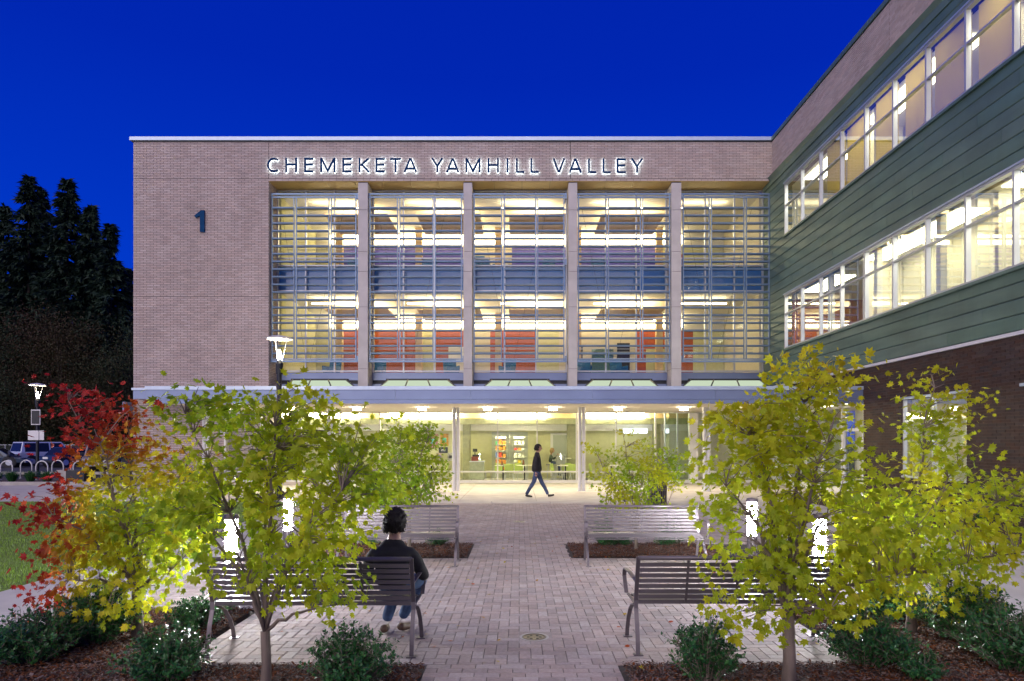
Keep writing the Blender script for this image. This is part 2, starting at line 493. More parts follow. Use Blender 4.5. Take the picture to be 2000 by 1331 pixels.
# ================================================================ main building
bld = empty('college_building', (0, YF, 0))
tag(bld, 'three storey college building with light brick wing, glazed louvred front and illuminated name', 'building')
def P_(name, m, b, parent=bld, **kw):      # part at world coordinates (the empty sits at YF)
    x0, x1, y0, y1, z0, z1 = b
    p = parent
    mb = MB().box(x0, x1, y0 - (YF if p is bld else 0), y1 - (YF if p is bld else 0), z0, z1)
    return mb.build(name, M[m] if isinstance(m, str) else m, p, **kw)
OFF = Vector((0, -YF, 0))
def sub(name):                             # an empty child of the building whose children use world coordinates
    o_ = empty(name, (0, -YF, 0), parent=bld); return o_

wallp = sub('brick_wall')
MB().box(XL, XA, YF+.0, YF+14, 0, ZR-.02).build('wall_core', M['mortar'], wallp)
MB().box(XA, XR+.3, YF+.0, YF+1.2, ZS+.03, ZR-.02).build('lintel_core', M['mortar'], wallp)
def bricks(name, o, u, n, W, Hh, parent, mats, holes=(), **kw):
    ob = link(name, brick_mesh(name, brick_rects(W, Hh, list(holes), **kw), o, u, n, mats), parent)
    ob['kind'] = 'stuff'; return ob
for (z0, z1) in ((0.0, 8.39), (8.41, 13.71), (13.73, ZR-.02)):
    bricks('brick_face', (XL, YF, z0), (1,0,0), (0,-1,0), XA-XL, z1-z0, wallp, [M['brick']])
bricks('brick_face', (XA+.02, YF, 13.73), (1,0,0), (0,-1,0), 2.31-XA-.03, ZR-.02-13.73, wallp, [M['brick']])
bricks('brick_face', (2.32+.01, YF, 13.73), (1,0,0), (0,-1,0), XR-2.33, ZR-.02-13.73, wallp, [M['brick']])
bricks('brick_face', (XA, YF, ZS), (1,0,0), (0,-1,0), XR-XA, 0.09, wallp, [M['brick']])
bricks('brick_face', (XA, YG+.1, 3.7), (0,-1,0), (1,0,0), YG+.1-YF, ZS-3.7, wallp, [M['brick']])
# coping
MB().box(XL-.13, XR+.4, YF-.10, YF+1.2, ZR, ZR+.16).build('coping', M['coping'], sub('roof_edge'))
MB().box(XL-.05, XR+.3, YF-.045, YF+14, ZR-.05, ZR+.04).build('roof', M['dark'], sub('roof_deck'))
# soffit boards of the recess
sof = sub('soffit')
x = XA; xs = [XA]
while xs[-1] < XR - .5: xs.append(xs[-1] + 1.27)
xs[-1] = XR
for a, b in zip(xs[:-1], xs[1:]):
    MB().box(a+.006, b-.006, YF+.02, YG+.3, ZS-.02, ZS+.02).build('soffit_panel', M['wood_soffit'], sof)
# pillars
pill_px = [(699, 718), (905, 922), (1110.5, 1127.5), (1312, 1331)]
px_z = [3.62, 5.15, 7.95, 9.55, 10.45, 12.33, ZS-.06]
pill_x = []
for (a, b) in pill_px:
    x0 = wx(a, YF); x1 = wx(b, YF); pill_x.append((x0, x1))
    p = sub('pillar')
    MB().box(x0+.01, x1-.01, YF+.06, YG+.1, 3.6, ZS).build('pillar_core', M['mortar'], p)
    for z0, z1 in zip(px_z[:-1], px_z[1:]):
        MB().box(x0, x1, YF+.04, YG+.08, z0+.008, z1-.008).build('pillar_panel', M['precast'], p)

# curtain wall, bays between the pillars
edges_ = [XA] + [v for pr in pill_x for v in pr] + [XR]
bays = [(edges_[2*i], edges_[2*i+1]) for i in range(5)]
cw = sub('curtain_wall')
hz = [5.15, 5.72, 7.6, 8.90, 10.08, 10.42, 12.72, 13.56]
for bi, (x0, x1) in enumerate(bays):
    n = 3; ws = [x0 + (x1-x0)*k/n for k in range(n+1)]
    for k, xx in enumerate(ws):
        xa = xx + (.03 if k == 0 else (-.03 if k == n else 0))
        MB().box(xa-.03, xa+.03, YG-.07, YG+.09, 5.10, 13.60).build('mullion', M['alu'], cw)
    for zz in hz:
        MB().box(x0+.06, x1-.06, YG-.05, YG+.075, zz-.028, zz+.028).build('transom', M['alu'], cw)
    for k in range(n):
        for a, b in zip(hz[:-1], hz[1:]):
            if abs(a-10.08) < .01 or abs(a-5.15) < .01 or True:
                mt = M['glass_up']
            MB().quad((ws[k]+.03, YG, a+.028), (ws[k+1]-.03, YG, a+.028), (ws[k+1]-.03, YG, b-.028), (ws[k]+.03, YG, b-.028)).build('pane', mt, cw)
    # spandrel between floors and panel band below
    MB().box(x0, x1, YG+.13, YG+.25, 8.95, 10.06).build('spandrel', M['blue_spandrel'], cw)
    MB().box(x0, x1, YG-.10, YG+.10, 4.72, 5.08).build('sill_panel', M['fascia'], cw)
    MB().box(x0, x1, YG-.02, YG+.06, 4.55, 4.715).build('sill_channel', M['dark'], cw)
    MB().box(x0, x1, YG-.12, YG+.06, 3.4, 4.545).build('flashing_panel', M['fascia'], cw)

# sunscreens: one per bay, three ladders of blades
YSN = 31.05
z_bot, z_top = 5.66, 13.10
scr_px = [(530, 697), (721, 903), (924, 1103), (1127.5, 1309), (1332, 1503)]
col_px = [[541, 577, 645, 697], [731, 779, 848, 901], [929, 982, 1048, 1103], [1131, 1186, 1253, 1307], [1334, 1387, 1455, 1503]]
nblade = 21
pitch = (z_top - .35 - z_bot) / nblade
blade_cache = {}
for bi in range(5):
    sc_ = empty('sunscreen', (0, -YF, 0), parent=bld)
    xa = wx(scr_px[bi][0], YSN); xb = wx(scr_px[bi][1], YSN)
    cx = [wx(v, YSN) for v in col_px[bi]]; cx[0] = xa + .05; cx[-1] = xb - .04
    fr = MB()
    fr.box(xa-.03, xb+.03, YSN-.03, YSN+.03, z_top-.02, z_top+.05)
    fr.box(xa-.03, xb+.03, YSN-.03, YSN+.03, z_top-.16, z_top-.10)
    fr.build('top_rail', M['screen'], sc_)
    MB().box(xa-.06, xb+.06, YSN-.05, YSN+.05, z_bot-.19, z_bot-.11).box(xa-.03, xb+.03, YSN-.02, YSN+.02, z_bot-.07, z_bot-.03).build('bottom_rail', M['screen'], sc_)
    for k, c in enumerate(cx):
        if k in (0, 3):
            MB().box(c-.025, c+.025, YSN-.045, YSN+.045, z_bot-.109, z_top-.021).build('post', M['screen'], sc_)
        else:
            for s_ in (-.055, .055):
                MB().box(c+s_-.02, c+s_+.02, YSN-.045, YSN+.045, z_bot-.028, z_top-.161).build('post', M['screen'], sc_)
    for zz in (z_top-.1, 10.0, z_bot-.05):
        for xx in (xa-.05, xb+.05):
            MB().box(xx-.035, xx+.035, YSN-.09, YSN+.08, zz-.12, zz+.14).build('bracket', M['screen'], sc_)
            MB().box(xx-.02, xx+.02, YSN+.081, YG-.06, zz-.04, zz+.04).build('outrigger', M['screen'], sc_)
    for k in range(3):
        a = cx[k] + (.03 if k == 0 else .078); b = cx[k+1] - (.03 if k == 2 else .078)
        key = round(b-a, 3)
        prof = [(-.11, .036), (-.095, -.028), (.02, -.042), (.11, -.020), (.08, .010), (-.02, .036)]
        prof = [(y_, z_*1.0) for y_, z_ in prof]
        me = MB().prism(prof, 0, -(b-a)/2, (b-a)/2).mesh('louver_blade', M['screen'])
        for r in range(20):
            ob = link('louver_blade', me, sc_)
            ob.location = ((a+b)/2, YSN, z_bot + .20 + r*pitch*1.03)
    # thin cross bracing rods behind
    MB().tube([(cx[1]+.3, YG-.3, z_bot), (cx[0]+.2, YG-.3, z_top-.4)], .006, 5).build('brace_rod', M['dark'], sc_)
    MB().tube([(cx[1]+.5, YG-.3, z_bot), (cx[2]+.5, YG-.3, z_top-.4)], .006, 5).build('brace_rod', M['dark'], sc_)

# upper rooms
E_cove = emit('cove_light', (1.0, 0.79, 0.42), 6.0)
E_up = emit('added_uplight', (1.0, 0.74, 0.36), 3.0)
E_strip = emit('linear_light', (1.0, 0.80, 0.46), 8.0)
rooms = sub('interior')
def rb(name, m, *b): return MB().box(*b).build(name, M[m] if isinstance(m, str) else m, rooms)
for (zf, zc, wallm) in ((4.95, 8.80, 'orange'), (9.95, 13.40, 'purple')):
    rb('floor_slab', 'int_floor', XA, XR, YG+.26, YB, zf-.25, zf)
    rb('ceiling_panel', 'white_in', XA, XR, YG+.26, YB, zc, zc+.15)
    # cove band on the back wall
    rb('cove_light', E_cove, XA+.9, XR-2.4, YB-.42, YB-.34, zc-.62, zc-.16)
    rb('bulkhead', 'white_in', XA, XR, YB-.33, YB-.01, zc-.78, zc-.001)
    # main back wall in coloured stretches
    hh = zc-.79
    rb('side_wall', 'cream', XA, XA+.1, YG+.26, YB-.34, zf, zc)
    rb('side_wall', 'plaster', XR-.1, XR, YG+.26, YB-.34, zf, zc)
    if wallm == 'orange':
        seg = [(XA+.1, -9.7, 'cream'), (-9.7, -5.4, 'orange'), (-5.4, -4.6, 'cream'), (-4.6, -2.9, 'orange'), (-2.9, -1.6, 'plaster'), (-1.6, .9, 'orange'), (.9, 2.2, 'cream'), (2.2, 6.4, 'plaster'), (6.4, 9.6, 'orange'), (9.6, XR-.1, 'cream')]
    else:
        seg = [(XA+.1, -10.2, 'cream'), (-10.2, -3.1, 'purple'), (-3.1, -.4, 'plaster'), (-.4, 7.6, 'purple'), (7.6, XR-.1, 'cream')]
    for (a, b, m_) in seg:
        rb('back_wall', m_, a, b, YB-.3, YB-.02, zf, hh)
    # hanging ceiling clouds, tan timber
    for bx0 in (-9.5, -5.0, -.5, 4.0):
        rb('ceiling_cloud', 'tan', bx0, bx0+3.1, YG+1.3, YB-1.6, zc-.50, zc-.44)
        rb('added_uplight', E_up, bx0+.3, bx0+2.8, YG+1.6, YB-1.9, zc-.435, zc-.42)  # unseen emitter added above each cloud to warm the ceiling
    # pendants, set near the glass to add light on the recess soffit
    for bx0 in (-10.0, -5.4, -.9, 3.6, 7.6):
        rb('pendant_light', E_strip, bx0, bx0+2.4, YG+1.0, YG+1.1, zc-.30, zc-.25)
    # columns
    for cxx in (-9.9, -5.6, -1.3, 3.0, 7.4):
        rb('interior_column', 'tan', cxx, cxx+.35, YB-1.2, YB-.85, zf, zc)
# handrail on the third floor and mid beam, seen through the glass
for zz in (10.9, 11.0+.05, 6.15, 6.3):
    MB().tube([(XA+.2, YG+.8, zz), (XR-.2, YG+.8, zz)], .018, 6).build('handrail', M['alu'], rooms)
# doors, whiteboard and windows on the upper back walls
for (a, b, z0, z1, m_) in ((-2.6, -1.9, 9.95, 12.1, 'blue_spandrel'), (-1.8, -.6, 10.2, 12.0, 'white_in'), (2.6, 3.5, 4.95, 7.2, 'dark'), (4.0, 5.2, 4.95, 7.0, 'glass_green'), (5.4, 6.1, 4.95, 7.3, 'dark'), (8.2, 9.0, 9.95, 12.2, 'orange'), (-3.9, -2.9, 5.6, 7.1, 'white_in'), (7.0, 8.6, 5.6, 7.0, 'cream')):
    rb('wall_panel', m_, a, b, YB-.36, YB-.301, z0, z1)
# main mass behind and above
MB().box(XL, XR+6, YB, YB+8, 0, ZR-.05).build('rear_block', M['precast'], sub('rear_block'))
MB().box(XA, XR, YG+.26, YB, ZS+.04, ZR-.06).build('attic', M['mortar'], sub('attic'))
# furniture seen just above the sills on both floors
def seat(x_, y_, z_, m_, lab, rz=0.0):
    s_ = empty('lounge_chair', (x_, y_, z_), rz); tag(s_, lab, 'chair', 'lounge chairs on the upper floors')
    MB().box(-.33, .33, -.3, .3, .30, .44).build('seat', m_, s_, bevel=.03)
    MB().prism([(.22, .44), (.34, .44), (.44, .95), (.34, .97)], 0, -.33, .33).build('backrest', m_, s_, bevel=.02)
    for sx in (-1, 1):
        MB().box(sx*.30-.03, sx*.30+.03, -.28, .28, .44, .62).build('armrest', m_, s_, bevel=.01)
        for sy in (-1, 1): MB().tube([(sx*.28, sy*.25, 0), (sx*.27, sy*.24, .30)], .016, 6).build('leg', M['dark'], s_)
    return s_
M['blue_seat'] = mat('blue_upholstery', (.03, .16, .36), .8)
for i, (x_, lab) in enumerate(((-9.2, 'blue lounge chair behind the leftmost louvred bay, second floor'), (-6.9, 'blue lounge chair on the second floor beside the first pillar'), (-3.3, 'blue lounge chair on the second floor in the second bay'), (-.6, 'blue lounge chair on the second floor in the middle bay'), (3.2, 'blue lounge chair on the second floor in the fourth bay'), (4.9, 'blue lounge chair at the stair end of the fourth bay'))):
    seat(x_, YG+1.5, 4.95, M['blue_seat'], lab, .4*(i % 3 - 1))
for i, (x_, lab) in enumerate(((-8.4, 'blue lounge chair on the third floor in the leftmost bay'), (-4.4, 'blue lounge chair on the third floor in the second bay'), (-1.6, 'blue lounge chair on the third floor in the middle bay'), (1.3, 'blue lounge chair on the third floor, right end of the middle bay'), (3.9, 'blue lounge chair on the third floor in the fourth bay'))):
    seat(x_, YG+1.6, 9.95, M['blue_seat'], lab, .5*(i % 3 - 1))

# ================================================================ canopy
can = sub('canopy')
YCF = 22.6; CXL = wx(285, YCF)
MB().box(CXL, XR-.003, YCF+.07, YF-.01, 3.18, 3.55).build('canopy_deck', M['white_metal'], can)
MB().box(CXL-.02, XR-.004, YCF-.03, YCF+.10, 3.56, 3.68).build('cap_flashing', M['coping'], can)
fx = [CXL, -8.2, -4.1, 0.0-1.6, 2.42, 6.5, XR-.005]
for a, b in zip(fx[:-1], fx[1:]):
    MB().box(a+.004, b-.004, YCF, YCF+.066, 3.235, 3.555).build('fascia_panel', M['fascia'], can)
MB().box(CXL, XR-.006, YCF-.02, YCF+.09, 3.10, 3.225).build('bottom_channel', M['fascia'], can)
M['soffit_plaster'] = mat('soffit_plaster', (.66, .61, .52), .8, var=.03)
MB().box(CXL+.02, XR-.006, YCF+.10, YC+.1, 3.165, 3.178).build('canopy_soffit', M['soffit_plaster'], can)
# ledge continuing to the left corner
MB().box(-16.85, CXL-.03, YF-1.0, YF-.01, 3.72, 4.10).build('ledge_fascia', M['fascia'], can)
MB().box(-16.9, CXL-.02, YF-1.05, YF-.01, 4.105, 4.2).build('cap_flashing', M['coping'], can)
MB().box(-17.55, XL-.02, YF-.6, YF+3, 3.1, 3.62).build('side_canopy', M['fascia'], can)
for cxp in (403, 647, 891, 1136, 1380):
    xx = wx(cxp, 25.5)
    c = MB(); c.tube([(xx-.075, 25.5, 0.02), (xx-.075, 25.5, 3.135)], .068, 14); c.tube([(xx+.075, 25.5, 0.02), (xx+.075, 25.5, 3.135)], .068, 14)
    c.box(xx-.16, xx+.16, 25.38, 25.62, 0.0, .02)
    c.build('column', M['white_metal'], can, smooth=False)
# recessed downlights
E_down = emit('downlight_lens', (1.0, 0.84, 0.60), 30.0)
for k in range(10):
    xx = wx(697, 26.1) + 2.5*k - 5.0
    if xx > XR-.4: break
    MB().lathe([(.15, 3.05), (.15, 3.164)], (xx, 26.1, 0), 18).build('downlight', E_down, can)
    ld = bpy.data.lights.new('downlight_lamp', 'SPOT'); ld.energy = 150; ld.spot_size = R(150); ld.spot_blend = 0.6
    ld.color = (1.0, .83, .60); ld.shadow_soft_size = .12
    lo = link('downlight_lamp', ld, can); lo.location = (xx, 26.1, 3.03)
# skylights on the canopy roof
M['skyglass'] = mat('lit_translucent_glass', (.70, .78, .66), .35, var=.03)
E_sky = emit('skylight_glow', (.80, .95, .70), 0.30)  # panes emit this glow themselves in place of light from below
for bi, (a, b) in enumerate(((556, 692), (742, 890), (945, 1085), (1142, 1286), (1333, 1500))):
    Yn, Yf = 28.0, 30.2
    s_ = sub('skylight')
    xa, xb = wx(a, Yn), wx(b, Yn); z0, z1 = 4.10, wz(744, Yf)
    xa2, xb2 = wx(a+16, Yf), wx(b-16, Yf)
    nn = 3
    for k in range(nn):
        t0, t1 = k/nn, (k+1)/nn
        MB().quad((xa+(xb-xa)*t0+.02, Yn, z0), (xa+(xb-xa)*t1-.02, Yn, z0), (xa2+(xb2-xa2)*t1-.02, Yf, z1), (xa2+(xb2-xa2)*t0+.02, Yf, z1)).build('skylight_pane', E_sky, s_)
    for k in range(nn+1):
        t0 = k/nn
        MB().tube([(xa+(xb-xa)*t0, Yn, z0+.02), (xa2+(xb2-xa2)*t0, Yf, z1+.02)], .03, 4).build('skylight_bar', M['dark'], s_)
    MB().box(xa-.06, xb+.06, Yn-.05, Yn-.005, 3.56, z0).box(xa2-.1, xb2+.1, Yf+.03, Yf+.15, 3.56, z1+.08).build('skylight_curb', M['dark'], s_)

# ================================================================ cafe front and interior
sf = sub('storefront')
XS0 = -13.1
mull = [XS0] + [wx(v, YC) for v in (511, 588, 665, 742, 819, 896, 972, 1049, 1126, 1203, 1280, 1357, 1434)] + [XR-.05]
for i, xx in enumerate(mull):
    MB().box(xx-.03, xx+.03, YC-.06, YC+.06, 0.02, 3.16).build('mullion', M['white_metal'], sf)
for a, b in zip(mull[:-1], mull[1:]):
    for z0, z1 in ((.02, .14), (.485, .545), (3.12, 3.16)):
        MB().box(a+.03, b-.03, YC-.05, YC+.05, z0, z1).build('rail', M['white_metal'], sf)
    for z0, z1 in ((.14, .485), (.545, 3.12)):
        MB().quad((a+.03, YC, z0), (b-.03, YC, z0), (b-.03, YC, z1), (a+.03, YC, z1)).build('pane', M['glass'], sf)
cafe = sub('cafe_interior')
def cb(name, m, *b): return MB().box(*b).build(name, M[m] if isinstance(m, str) else m, cafe)
M['cafe_floor'] = mat('cafe_floor', (.55, .52, .42), .3, var=.06)
cb('floor_slab', 'cafe_floor', XS0, XR+5.5, YC+.07, 36.5, -.08, .0)
cb('ceiling_panel', 'white_in', XS0, XR+5.5, YC+.07, 36.5, 3.42, 3.5)
YW = 35.0
E_cafe = emit('cafe_light', (1.0, .89, .58), 34.0)
M['olive'] = mat('olive_beam', (.33, .34, .20), .8)
# olive beam and white bulkhead
cb('beam', 'olive', XS0, 8.3, 32.6, 32.9, 2.70, 2.98)
cb('bulkhead', 'tan', XS0, 8.3, 32.95, 33.1, 2.99, 3.41)
for (a, b) in ((-12.4, -7.6), (-6.4, -2.9), (-1.6, 1.3), (3.2, 6.0)):
    cb('linear_light', E_cafe, a, b, 32.55, 32.59, 2.99, 3.27)
cb('bulkhead', 'white_in', XS0, XR, YW-.5, YW-.05, 2.42, 3.41)
cb('back_wall', 'cream', XS0, -1.40, YW, YW+.2, 0, 3.41)
cb('back_wall', 'cream', .44, 7.2, YW, YW+.2, 0, 3.41)
cb('back_wall', 'cream', -1.40, .44, YW, YW+.2, 2.36, 3.41)
cb('back_wall', 'plaster', 7.2, XR+5.4, YW, YW+.2, 0, 3.41)
cb('side_wall', 'plaster', XS0-.1, XS0, YC+.07, YW, 0, 3.41)
for (a, b) in ((903, 917), (1109, 1125), (660, 676), (1280, 1292)):
    cb('interior_column', 'olive', wx(a, 33), wx(b, 33), 33.2, 33.75, 0, 3.41)
# double doors in the back wall
dd = sub('cafe_doors')
M['door_grey'] = mat('grey_green_door', (.46, .50, .38), .5, var=.03)
for (a, b) in ((-1.40, -.49), (-.47, .44)):
    d_ = MB(); y0, y1 = YW-.03, YW+.05
    d_.box(a, a+.19, y0, y1, 0, 2.36).box(b-.19, b, y0, y1, 0, 2.36).box(a+.19, b-.19, y0, y1, 2.13, 2.36).box(a+.19, b-.19, y0, y1, 0, .22).box(a+.19, b-.19, y0, y1, 1.38, 1.43)
    d_.build('door_leaf', M['door_grey'], dd)
    MB().quad((a+.19, YW, .22), (b-.19, YW, .22), (b-.19, YW, 2.13), (a+.19, YW, 2.13)).build('pane', M['glass'], dd)
    MB().tube([((a+b)/2 + (.34 if a < -1 else -.34), YW-.07, .9), ((a+b)/2 + (.34 if a < -1 else -.34), YW-.07, 1.3)], .014, 6).build('handle', M['alu'], dd)
cb('shop_room', 'white_in', -3.2, 2.6, 38.2, 38.3, 0, 3.41)
cb('shop_floor', 'int_floor', -3.2, 2.6, YW+.2, 38.2, -.05, 0)
cb('shop_light', E_cafe, -1.6, .8, 36.0, 36.5, 3.3, 3.35)
shop = empty('shop_shelf', (-.5, 37.6, 0)); tag(shop, 'tall shelf of bright packets seen through the cafe double doors', 'shelf')
MB().box(-1.5, 1.5, 0, .04, 0, 2.3).build('back_panel', M['white_in'], shop)
cols = [(.55, .2, .03), (.6, .45, .03), (.05, .35, .12), (.6, .6, .55), (.08, .15, .45), (.5, .05, .04)]
pk = [mat('packet_%s' % n_, c_, .5) for n_, c_ in zip(('orange', 'yellow', 'green', 'white', 'blue', 'red'), cols)]
for zz in (.3, .65, 1.0, 1.35, 1.7, 2.05): MB().box(-1.5, 1.5, -.3, -.001, zz-.02, zz).build('shelf_board', M['alu'], shop)
for zz in (.3, .65, 1.0, 1.35, 1.7):
    for k in range(14):
        a = -1.46 + k*.21
        MB().box(a, a+.15+.04*random.random(), -.26, -.05, zz+.001, zz+.16+.14*random.random()).build('packet', pk[(k + int(zz*7)) % 6 if random.random() < .4 else (0 if k < 7 else 3)], shop)
# framed notice panel and posters left
nb_ = sub('wall_door')
MB().box(wx(1075, YW), wx(1112, YW), YW-.06, YW-.001, .1, 2.30).build('door_frame', M['white_in'], nb_)
MB().box(wx(1080, YW), wx(1107, YW), YW-.09, YW-.061, .12, 2.2).build('door_panel', M['door_grey'], nb_)
for i, (px_, py_, w_, h_, c_, l_) in enumerate(((846, 862, .5, .7, (.75, .35, .32), 'pink poster on the cafe wall left of the column'), (868, 860, .42, .62, (.8, .42, .02), 'orange poster on the cafe wall beside the left column'), (866, 880, .46, .3, (.03, .05, .05), 'black poster with white cards under the orange one'), (880, 893, .3, .42, (.8, .8, .76), 'white poster low on the cafe wall behind the left column'), (858, 893, .3, .4, (.7, .55, .5), 'pale notice low on the cafe wall'))):
    p = empty('poster', (wx(px_, YW), YW-.03, wz(py_, YW))); tag(p, l_, 'poster', 'posters on the cafe wall')
    MB().box(-w_/2, w_/2, 0, .01, -h_/2, h_/2).build('sheet', mat('poster_sheet', c_, .6, var=.3, scale=9), p)
    MB().box(-w_/4, w_/4, -.004, -.001, -h_/5, h_/6).build('print', mat('poster_print', tuple(1-v if v > .5 else min(1, v+.6) for v in c_), .6, var=.4, scale=20), p)
# lit serving bar on the right with sign boxes
cb('menu_board', emit('menu_glow', (.85, .95, 1.0), 2.2), wx(1216, 34), wx(1262, 34), 33.7, 33.76, 2.28, 2.5)
M['door_white'] = M['white_metal']

# wing storefront under the canopy and its rooms are built with the wing below

# letters ------------------------------------------------------------------
def stroke_mesh(strokes, w_, depth, name, m_, y0):
    mb = MB()
    for si, s_ in enumerate(strokes):
        P0 = [Vector((p[0], p[1])) for p in s_]
        n = len(P0); Lf = []; Rt = []
        for i in range(n):
            if i == 0: d = (P0[1]-P0[0])
            elif i == n-1: d = (P0[-1]-P0[-2])
            else: d = (P0[i+1]-P0[i]).normalized() + (P0[i]-P0[i-1]).normalized()
            d.normalize(); nn = Vector((-d.y, d.x))
            k = 1.0
            if 0 < i < n-1:
                a_ = (P0[i]-P0[i-1]).normalized(); k = 1.0/max(.35, abs(nn.dot(Vector((-a_.y, a_.x)))))
            Lf.append(P0[i]+nn*(w_/2*k)); Rt.append(P0[i]-nn*(w_/2*k))
        for i in range(n-1):
            poly = [Lf[i], Lf[i+1], Rt[i+1], Rt[i]]
            mb.prism([(p.x, p.y) for p in poly], 1, y0-.0015*(si*3+i % 2), y0+depth-.0007*(si*3+i % 2))
    return mb
def arc(cx_, cy_, rx, ry, a0, a1, n=16):
    return [(cx_+rx*math.cos(R(a0+(a1-a0)*i/n)), cy_+ry*math.sin(R(a0+(a1-a0)*i/n))) for i in range(n+1)]
def glyph(ch, W_, h_, t):
    i = t/2
    if ch == 'C': return [arc(W_*.56, h_/2, W_*.56-i, h_/2-i, 48, 312, 20)]
    if ch == 'H': return [[(i, 0), (i, h_)], [(W_-i, 0), (W_-i, h_)], [(t, h_*.53), (W_-t, h_*.53)]]
    if ch == 'E': return [[(i, 0), (i, h_)], [(t, h_-i), (W_, h_-i)], [(t, h_*.53), (W_*.94, h_*.53)], [(t, i), (W_, i)]]
    if ch == 'M': return [[(i, 0), (i, h_)], [(W_-i, 0), (W_-i, h_)], [(t*.8, h_-t*.6), (W_/2, h_*.10), (W_-t*.8, h_-t*.6)]]
    if ch == 'K': return [[(i, 0), (i, h_)], [(W_-t*.6, h_-.01), (t*1.1, h_*.47)], [(t*1.6, h_*.58), (W_-t*.5, .01)]]
    if ch == 'T': return [[(0, h_-i), (W_, h_-i)], [(W_/2, 0), (W_/2, h_-t)]]
    if ch == 'A': return [[(i, 0), (W_/2-.01, h_-i*.3)], [(W_/2+.01, h_-i*.3), (W_-i, 0)], [(W_*.24, h_*.27), (W_*.76, h_*.27)]]
    if ch == 'Y': return [[(i, h_), (W_/2, h_*.46)], [(W_-i, h_), (W_/2, h_*.46)], [(W_/2, h_*.48), (W_/2, 0)]]
    if ch == 'I': return [[(W_/2, 0), (W_/2, h_)]]
    if ch == 'L': return [[(i, 0), (i, h_)], [(t, i), (W_, i)]]
    if ch == 'V': return [[(i, h_), (W_/2, i*.3)], [(W_-i, h_), (W_/2, i*.3)]]
z830 = lambda v: 830 + v/4.5455
pos = [('C', 521.5, 545.5), ('H', 557, 580), ('E', 594, 612.5), ('M', 625.3, 655), ('E', 668.5, 687.3), ('K', 700.3, 722.5), ('E', 733.5, 752), ('T', 762, 783), ('A', 788, 815),
       ('Y', z830(55), z830(163)), ('A', z830(186), z830(305)), ('M', z830(360), z830(493)), ('H', z830(556), z830(656)), ('I', z830(724), z830(740)), ('L', z830(808), z830(882)), ('L', z830(936), z830(1010)),
       ('V', z830(1133), z830(1245)), ('A', z830(1276), z830(1393)), ('L', z830(1448), z830(1521)), ('L', z830(1577), z830(1649)), ('E', z830(1702), z830(1784)), ('Y', z830(1829), z830(1938))]
sign = empty('building_sign', (0, YF-.13, 0))
tag(sign, 'navy halo-lit letters CHEMEKETA YAMHILL VALLEY on the brick band above the louvres', 'sign')
E_halo = emit('halo_led', (.72, .92, 1.0), 9.5)
YL = YF - .13
for (ch, a, b) in pos:
    xa, xb = wx(a, YL), wx(b, YL); W_ = xb-xa; h_ = .655; t = .082
    z0 = wz(337.3 + (a-521)*.0022, YL)
    o = stroke_mesh(glyph(ch, W_, h_, t), t, .045, 'l', M['letter'], 0).build('letter_' + ch.lower(), M['letter'], sign)
    o.location = (xa, 0, z0)
    g = stroke_mesh(glyph(ch, W_, h_, t), t*.5, .012, 'l', E_halo, .055).build('halo_light', E_halo, o)
one = empty('building_number', (wx(379, YF-.1), YF-.1, wz(453.5, YF-.1)))
tag(one, 'large blue numeral 1 mounted on the blank brick wall at left', 'sign')
hh_ = .96; ww = .46
M['number'] = mat('blue_numeral', (.008, .05, .13), .85, 0, spec=.1)
MB().prism([(ww-.20, 0), (ww, 0), (ww, hh_), (ww-.16, hh_), (0, hh_*.75), (.08, hh_*.65), (ww-.20, hh_*.76)], 1, 0, .08).build('numeral', M['number'], one)
# ================================================================ right wing
wing = empty('classroom_wing', (XR, 0, 0))
tag(wing, 'long wing with dark brown brick base, green metal siding and two lit window ribbons', 'building')
def wsub(name): return empty(name, (-XR, 0, 0), parent=wing)
Y0 = 3.0
wins = [(5.88, 8.06, 7.30), (10.75, 12.82, 11.95)]
YWE = 29.2
wc = wsub('wing_structure')
for (z0, z1) in ((4.36, 5.86), (8.08, 10.73), (12.84, 13.5)):
    MB().box(XR+.02, XR+.3, Y0, YF+1.0, z0, z1).build('wall_core', M['green_dark'], wc)
for (z0, z1) in ((5.86, 8.08), (10.73, 12.84)):
    MB().box(XR+.02, XR+.3, YWE+.06, YF+1.0, z0, z1).build('wall_core', M['green_dark'], wc)
MB().box(XR+.02, XR+.32, Y0, YF-.02, 13.5, ZR-.02).build('parapet_core', M['brown_mortar'], wc)
bw = wsub('upper_brick')
for (a, b) in ((Y0, 12.0), (12.02, 21.0), (21.02, YF-.02)):
    ob = link('brick_face', brick_mesh('brick_face', brick_rects(b-a, ZR-.05-13.75, []), (XR, b, 13.75), (0,-1,0), (-1,0,0), [M['brick']]), bw); ob['kind'] = 'stuff'
MB().box(XR-.06, XR+.35, Y0, YF-.11, ZR-.03, ZR+.14).build('coping', M['green'], bw)
MB().prism([(XR-.20, 13.74), (XR+.0, 13.74), (XR+.0, 13.42), (XR-.06, 13.42), (XR-.10, 13.60)], 1, Y0, YF+.9).build('cornice', M['green'], wsub('cornice'))
